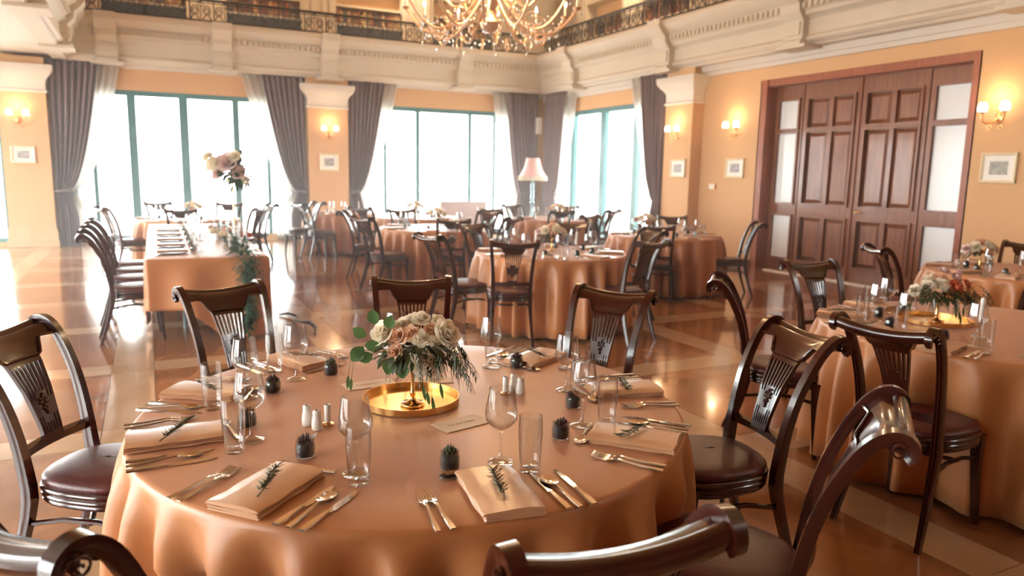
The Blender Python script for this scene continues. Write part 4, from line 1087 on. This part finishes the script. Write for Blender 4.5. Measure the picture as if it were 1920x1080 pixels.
orange_bl = [(.06, .0, -.06, .045, 'roseo'), (-.02, .02, -.05, .036, 'rosew'), (.0, .05, 0, .034, 'rosep'), (.09, .05, .0, .036, 'rosepk'), (-.09, .01, -.03, .030, 'rosew'), (.14, .02, -.02, .028, 'roseo'), (-.15, -.02, -.02, .03, 'rosew'),
             (.03, .09, .02, .03, 'rosepk'), (-.05, .045, .02, .028, 'rosew'), (.12, .08, .03, .024, 'rosepk'), (-.06, -.03, -.08, .026, 'rosep')]
tray(3.95, 2.52, 'round gold tray on the near right-hand table', .19)
centerpiece((3.93, 2.50, TT + .005), 'orange, pink and ivory flower centrepiece on the near right-hand table', orange_bl, spread=.27, zc=.20, seed=9, eucal=False)
small_bl = [(-.08, .02, -.04, .045, 'rosew'), (.05, .03, -.05, .05, 'rosew'), (.0, .06, 0, .04, 'rosep'), (.12, .0, -.02, .04, 'rosew'), (-.14, .0, 0, .035, 'rosepk'), (.02, -.03, -.08, .04, 'rosep')]
centerpiece((3.72, 6.5, TT), 'ivory and peach flower centrepiece on the centre table', small_bl, spread=.24, zc=.2, seed=12, eucal=False, drape=False, n=110)
for (p, lb, sd) in (((3.75, 9.95, TT), 'small white and green flowers on the middle table', 14), ((6.15, 8.15, TT), 'small white flowers on the table by the right wall', 15),
               ((6.5, 11.2, TT), 'white flowers on the table before the pink lamp', 16), ((6.75, 3.95, TT), 'white flowers on the table under the landscape painting', 18),
               ((.62, 12.35, TT), 'pale pink and white flowers on the table at the left window', 19), ((4.2, 12.2, TT), 'small flowers on the table against the middle window', 20)):
    centerpiece(p, lb, small_bl, spread=.2, zc=.19, seed=sd, eucal=False, drape=False, n=60)

# ------------------------------------------------------------------ settings on the other tables
PLATE = mk(MB().lathe([(0, 0), (.09, 0), (.13, .012), (.135, .014), (.13, .015), (.09, .004), (0, .004)], 28), 'plate', 'plate', 'plate')
def candle_glass():
    e = empty('glass_candle_holder'); tag(e, cat='candle holder')
    MB().lathe([(0, 0), (.035, 0), (.037, .003), (.037, .20), (.035, .20), (.035, .006), (0, .006)], 20, caps=False).build('cylinder', 'glass', e, ang=60)
    MB().lathe([(0, .006), (.022, .006), (.022, .10), (0, .10)], 14).build('candle', 'candle', e)
    return e
CG = Proto(candle_glass())
def candlestick():
    e = empty('candlestick'); tag(e, cat='candlestick')
    MB().lathe([(0, 0), (.035, 0), (.034, .006), (.008, .012), (.006, .07), (.014, .08), (.014, .095), (0, .095)], 16).build('stand', 'glass', e, ang=60)
    MB().lathe([(0, .08), (.011, .08), (.010, .20), (.002, .205), (0, .21)], 10).build('candle', 'candle', e); return e
CS = Proto(candlestick())
def dress(nm, x, y, r, angs, plates=False, cand=2):
    lb = TN[nm]; cam_a = atan2(-y, -x)
    W8 = ['front', 'front right', 'right', 'back right', 'back', 'back left', 'left', 'front left']
    for k, a in enumerate(angs):
        ar = R(a); ox, oy = cos(ar), sin(ar); wd = '%s place of the %s' % (W8[round(((ar - cam_a) / (pi / 4))) % 8], lb)
        P_ = lambda t, rho: (x + rho * ox - t * oy, y + rho * oy + t * ox, TT)
        b = ar + pi / 2
        NA.put(P_(0, r - .15), b, 'folded napkin at the ' + wd, 'napkins on the ' + lb)
        ROS[k % 3].put((*P_(0, r - .15)[:2], TT + .0235), b + .3, 'rosemary sprig at the ' + wd, 'rosemary on the ' + lb, scale=1.4)
        FORK.put(P_(-.165, r - .03), b, 'outer fork at the ' + wd, 'cutlery on the ' + lb)
        FORK.put(P_(-.13, r - .03), b, 'inner fork at the ' + wd, 'cutlery on the ' + lb)
        KNIFE.put(P_(.13, r - .03), b, 'knife at the ' + wd, 'cutlery on the ' + lb)
        SPOON.put(P_(.165, r - .03), b, 'spoon at the ' + wd, 'cutlery on the ' + lb)
        WG.put(P_(.09, r - .33), k, 'wine glass at the ' + wd, 'wine glasses on the ' + lb)
        TU.put(P_(.15, r - .26), k, 'tumbler at the ' + wd, 'tumblers on the ' + lb)
        JA[k % 3].put(P_(-.05, r - .34), k, 'small succulent jar at the ' + wd, 'succulent jars on the ' + lb)
    for k in range(cand):
        a = 2.2 * k + 3.6; CS.put((x + .26 * cos(a), y + .26 * sin(a), TT), 0, 'candlestick at the %s of the flowers on the %s' % (W8[round(((a - cam_a) / (pi / 4))) % 8], lb), 'candlesticks on the ' + lb)
dress('near right-hand', 4.0, 2.28, .85, (197, 238, 160, 125, 90), cand=3)
dress('centre', 3.65, 6.4, .76, (-120, -75, -30, 15, 60, 105, 150, 195), cand=3)
dress('middle', 3.6, 9.75, .75, (-110, -60, -10, 40, 130, 190), cand=2)
dress('right wall', 6.25, 7.85, .75, (-150, -100, -50, 10, 80, 150), cand=4)
dress('far right-hand', 6.95, 3.7, .76, (-160, -110, 120, 165, 70), cand=3)
dress('lamp', 6.5, 11.3, .75, (-120, -60, 180), cand=2)
dress('left window', .55, 12.4, .75, (-120, -60, 180), cand=1)
dress('pillar', 3.35, 13.8, .75, (-120, -150), cand=2)
dress('back', 4.2, 12.2, .75, (-120, -60), cand=1)
# head table
def hp(u, v):   # u across, v along, from its near left corner
    X, Y = -HW/2 + u, -HD/2 + v; return (HX + X * cos(HR) - Y * sin(HR), HY + X * sin(HR) + Y * cos(HR), TT)
hl = 'on the long head table'; NTH = ('nearest', 'second', 'third', 'fourth', 'farthest')
for k, v in enumerate((.45, 1.05, 1.65, 2.3, 2.95)):
    w_ = 'at the %s place of the long head table' % NTH[k]
    PLATE.put(hp(.22, v), HR, 'dark slate plate ' + w_, 'plates on the head table')
    x, y, z = hp(.22, v); NA.put((x, y, z + .015), HR - pi/2, 'folded napkin on a plate ' + w_, 'napkins on the head table')
    FORK.put(hp(.06, v + .17), HR - pi/2, 'fork ' + w_, 'cutlery on the head table'); KNIFE.put(hp(.06, v - .17), HR - pi/2, 'knife ' + w_, 'cutlery on the head table')
    WG.put(hp(.46, v + .02), k, 'wine glass farther from us ' + w_, 'wine glasses on the head table'); WG.put(hp(.50, v - .14), k, 'wine glass nearer to us ' + w_, 'wine glasses on the head table')
    TU.put(hp(.42, v - .1), k, 'tumbler ' + w_, 'tumblers on the head table'); JA[k % 3].put(hp(.40, v + .18), k, 'small succulent jar ' + w_, 'succulent jars on the head table')
for k, (u, v) in enumerate(((.80, .25), (.84, .55), (.76, .85), (.86, 1.3), (.7, 1.7), (.82, 2.3))):
    CG.put(hp(u, v), 0, '%s tall glass candle cylinder along the garland %s' % (('nearest', 'second', 'third', 'fourth', 'fifth', 'farthest')[k], hl), 'glass candle cylinders on the head table', scale=1.25)
# garland falling over the near edge of the head table
rn = random.Random(5)
g = empty('leaf_garland', label='thick green leaf garland along the head table, falling over its near edge to the floor', cat='garland')
path = []
for k in range(20): path.append(Vector(hp(.80 + .03 * sin(k), 2.9 - 2.85 * k / 19)) + Vector((0, 0, .06)))
x, y, z = hp(.80, -.04)
for k in range(12): path.append(Vector((x + .02 * sin(k), y - .07 - .05 * sin(k * .5), .74 - .62 * k / 11)))
MB().tube(path, .012, 6).build('vine', 'stem', g)
f = MB()
for k in range(2600):
    t = rn.uniform(0, len(path) - 1.01); i = int(t); p = path[i].lerp(path[i + 1], t - i)
    big = 2.3 if 17 < t < 23 else (1.5 if t > 17 else .8)
    d = Vector((rn.gauss(0, 1), rn.gauss(0, 1), rn.gauss(0, .7))).normalized(); p = p + d * rn.uniform(0, .055) * big
    if t < 19 and p.z < TT + .01: p.z = TT + .02; d.z = abs(d.z)
    leaf_mb(f, p, d + Vector((0, 0, -.3 if t > 19 else .1)), rn.uniform(.035, .06), rn.uniform(.018, .028), cup=.2)
o = f.build('leaves', 'fleaf', g, ang=180); o['kind'] = 'stuff'
for i, (u, v, m) in enumerate(((.70, .95, 'rosew'), (.86, 1.05, 'rosepk'), (.62, 1.3, 'rosew'), (.78, 1.5, 'rosep'), (.9, .75, 'roseo'), (.66, 1.9, 'rosepk'))):
    rose_on(g, Vector(hp(u, v)) + Vector((0, 0, .13)), .05, m, i, (0, -.3, 1))
# tall flower stand on the head table
e = empty('tall_flower_stand', hp(.88, 1.75), 0, 'tall thin gold stand topped by a ball of blush and white flowers', 'flowers')
MB().lathe([(0, 0), (.07, 0), (.07, .008), (.012, .014), (.009, .62), (.06, .64), (.06, .66), (0, .66)], 16).build('stand', 'gold', e)
f = MB(); rn = random.Random(8)
for k in range(320):
    d = Vector((rn.gauss(0, 1), rn.gauss(0, 1), rn.gauss(0, .8))).normalized(); p = Vector((0, 0, .74)) + d * rn.uniform(.03, .19) + Rr_ * rn.uniform(-.04, .12)
    leaf_mb(f, p, d + Vector((0, 0, -.2)), rn.uniform(.06, .09), .04, cup=.2)
for k in range(40):
    p = Vector((0, 0, .68)) + Rr_ * (.16 + .2 * rn.random()) + Vector((0, 0, -.25 * rn.random())); leaf_mb(f, p, Vector((rn.uniform(-1, 1), 0, -.6)), .04, .03)
o = f.build('foliage', 'fleaf', e, ang=180); o['kind'] = 'stuff'
for i, (dx, dz, r, m) in enumerate(((-.02, .90, .10, 'rosepk'), (.10, .79, .075, 'rosepk'), (-.16, .87, .08, 'rosew'), (-.12, .77, .06, 'rosepk'), (.07, .96, .06, 'rosew'), (-.22, .95, .055, 'rosew'), (.18, .70, .045, 'rosew'))):
    rose_on(e, Rr_ * dx - Ff * .12 + Vector((0, 0, dz - .04)), r, m, i, Rr_ * dx - Ff * .8 + Vector((0, 0, .5)))

# ------------------------------------------------------------------ floor lamp, sofa, small things
e = empty('floor_lamp', (8.13, 15.2, 0), 0, 'floor lamp with a pink fringed bell shade in the window corner', 'lamp')
MB().lathe([(0, 0), (.20, 0), (.20, .03), (.06, .06), (.03, .12), (.03, .5), (.055, .56), (.03, .62), (.03, .80), (.06, .86), (.035, .92), (.05, 1.0), (.035, 1.06), (.05, 1.14), (.035, 1.2), (.05, 1.28), (.02, 1.36), (.015, 1.5), (0, 1.5)], 16).build('pole', 'metalg', e)
MB().lathe([(.15, 1.90), (.17, 1.83), (.20, 1.72), (.25, 1.60), (.31, 1.50), (.33, 1.47), (.325, 1.47), (.245, 1.60), (.195, 1.72), (.165, 1.83), (.145, 1.90)], 28, caps=False).build('lamp_shade', 'lampshade', e)
fr = MB()
for k in range(60): a = 2 * pi * k / 60; fr.tube([(.33 * cos(a), .33 * sin(a), 1.48), (.335 * cos(a), .335 * sin(a), 1.38)], .012, 4)
fr.build('fringe', 'fringe', e)['kind'] = 'stuff'
e = empty('sofa', (6.35, 15.35, 0), 0, 'low taupe sofa with its back to the room under the middle window', 'sofa')
MB().box((0, .1, .28), (1.1, .65, .28)).build('seat_base', 'sofa', e)
sb = MB(); sb.loft([[(x, y, z) for x, y in ((-.55, -.25), (.55, -.25), (.55, -.25 + t), (-.55, -.25 + t))] for z, t in ((.1, .16), (.5, .16), (.84, .14), (.885, .10), (.90, .04))]); sb.build('backrest', 'sofa', e)
for s in (-1, 1): MB().box((s * .6, .1, .35), (.13, .68, .55), taper=.9).build('armrest', 'sofa', e)
for s in (-1, 1):
    for t in (-1, 1): MB().lathe([(.0, 0), (.02, 0), (.03, .14), (0, .14)], 8, (s * .5, .1 + t * .26, 0)).build('foot', 'wood', e)
o = MB().tube([(1.18, 7.85, .012), (1.27, 7.80, .03), (1.34, 7.66, .02), (1.27, 7.5, .012), (1.30, 7.3, .03), (1.36, 7.1, .06), (1.38, 6.95, .04), (1.34, 6.78, .012)], [.008, .014, .011, .009, .010, .020, .018, .009], 7).build('strap', 'black', None)
tag(o, 'short black strap lying on the shiny floor behind the main table', 'strap')

# ------------------------------------------------------------------ thin glare haze added in the window end to stand in for lens glare
hz = bpy.data.materials.new('glare haze'); hz.use_nodes = True; N = hz.node_tree.nodes; N.clear()
vo = N.new('ShaderNodeVolumeScatter'); vo.inputs['Density'].default_value = .013; vo.inputs['Anisotropy'].default_value = .3; vo.inputs['Color'].default_value = (1, .97, .95, 1)
hz.node_tree.links.new(vo.outputs[0], N.new('ShaderNodeOutputMaterial').inputs['Volume'])
o = MB().b2((-3.1, 3.5, .02), (8.7, 16.05, 3.48)).b2((-1.3, 3.5, 3.48), (8.7, 16.05, 6.5)).build('haze', hz); tag(o, kind='stuff', label='thin haze added to stand in for lens glare at the window end', cat='haze')
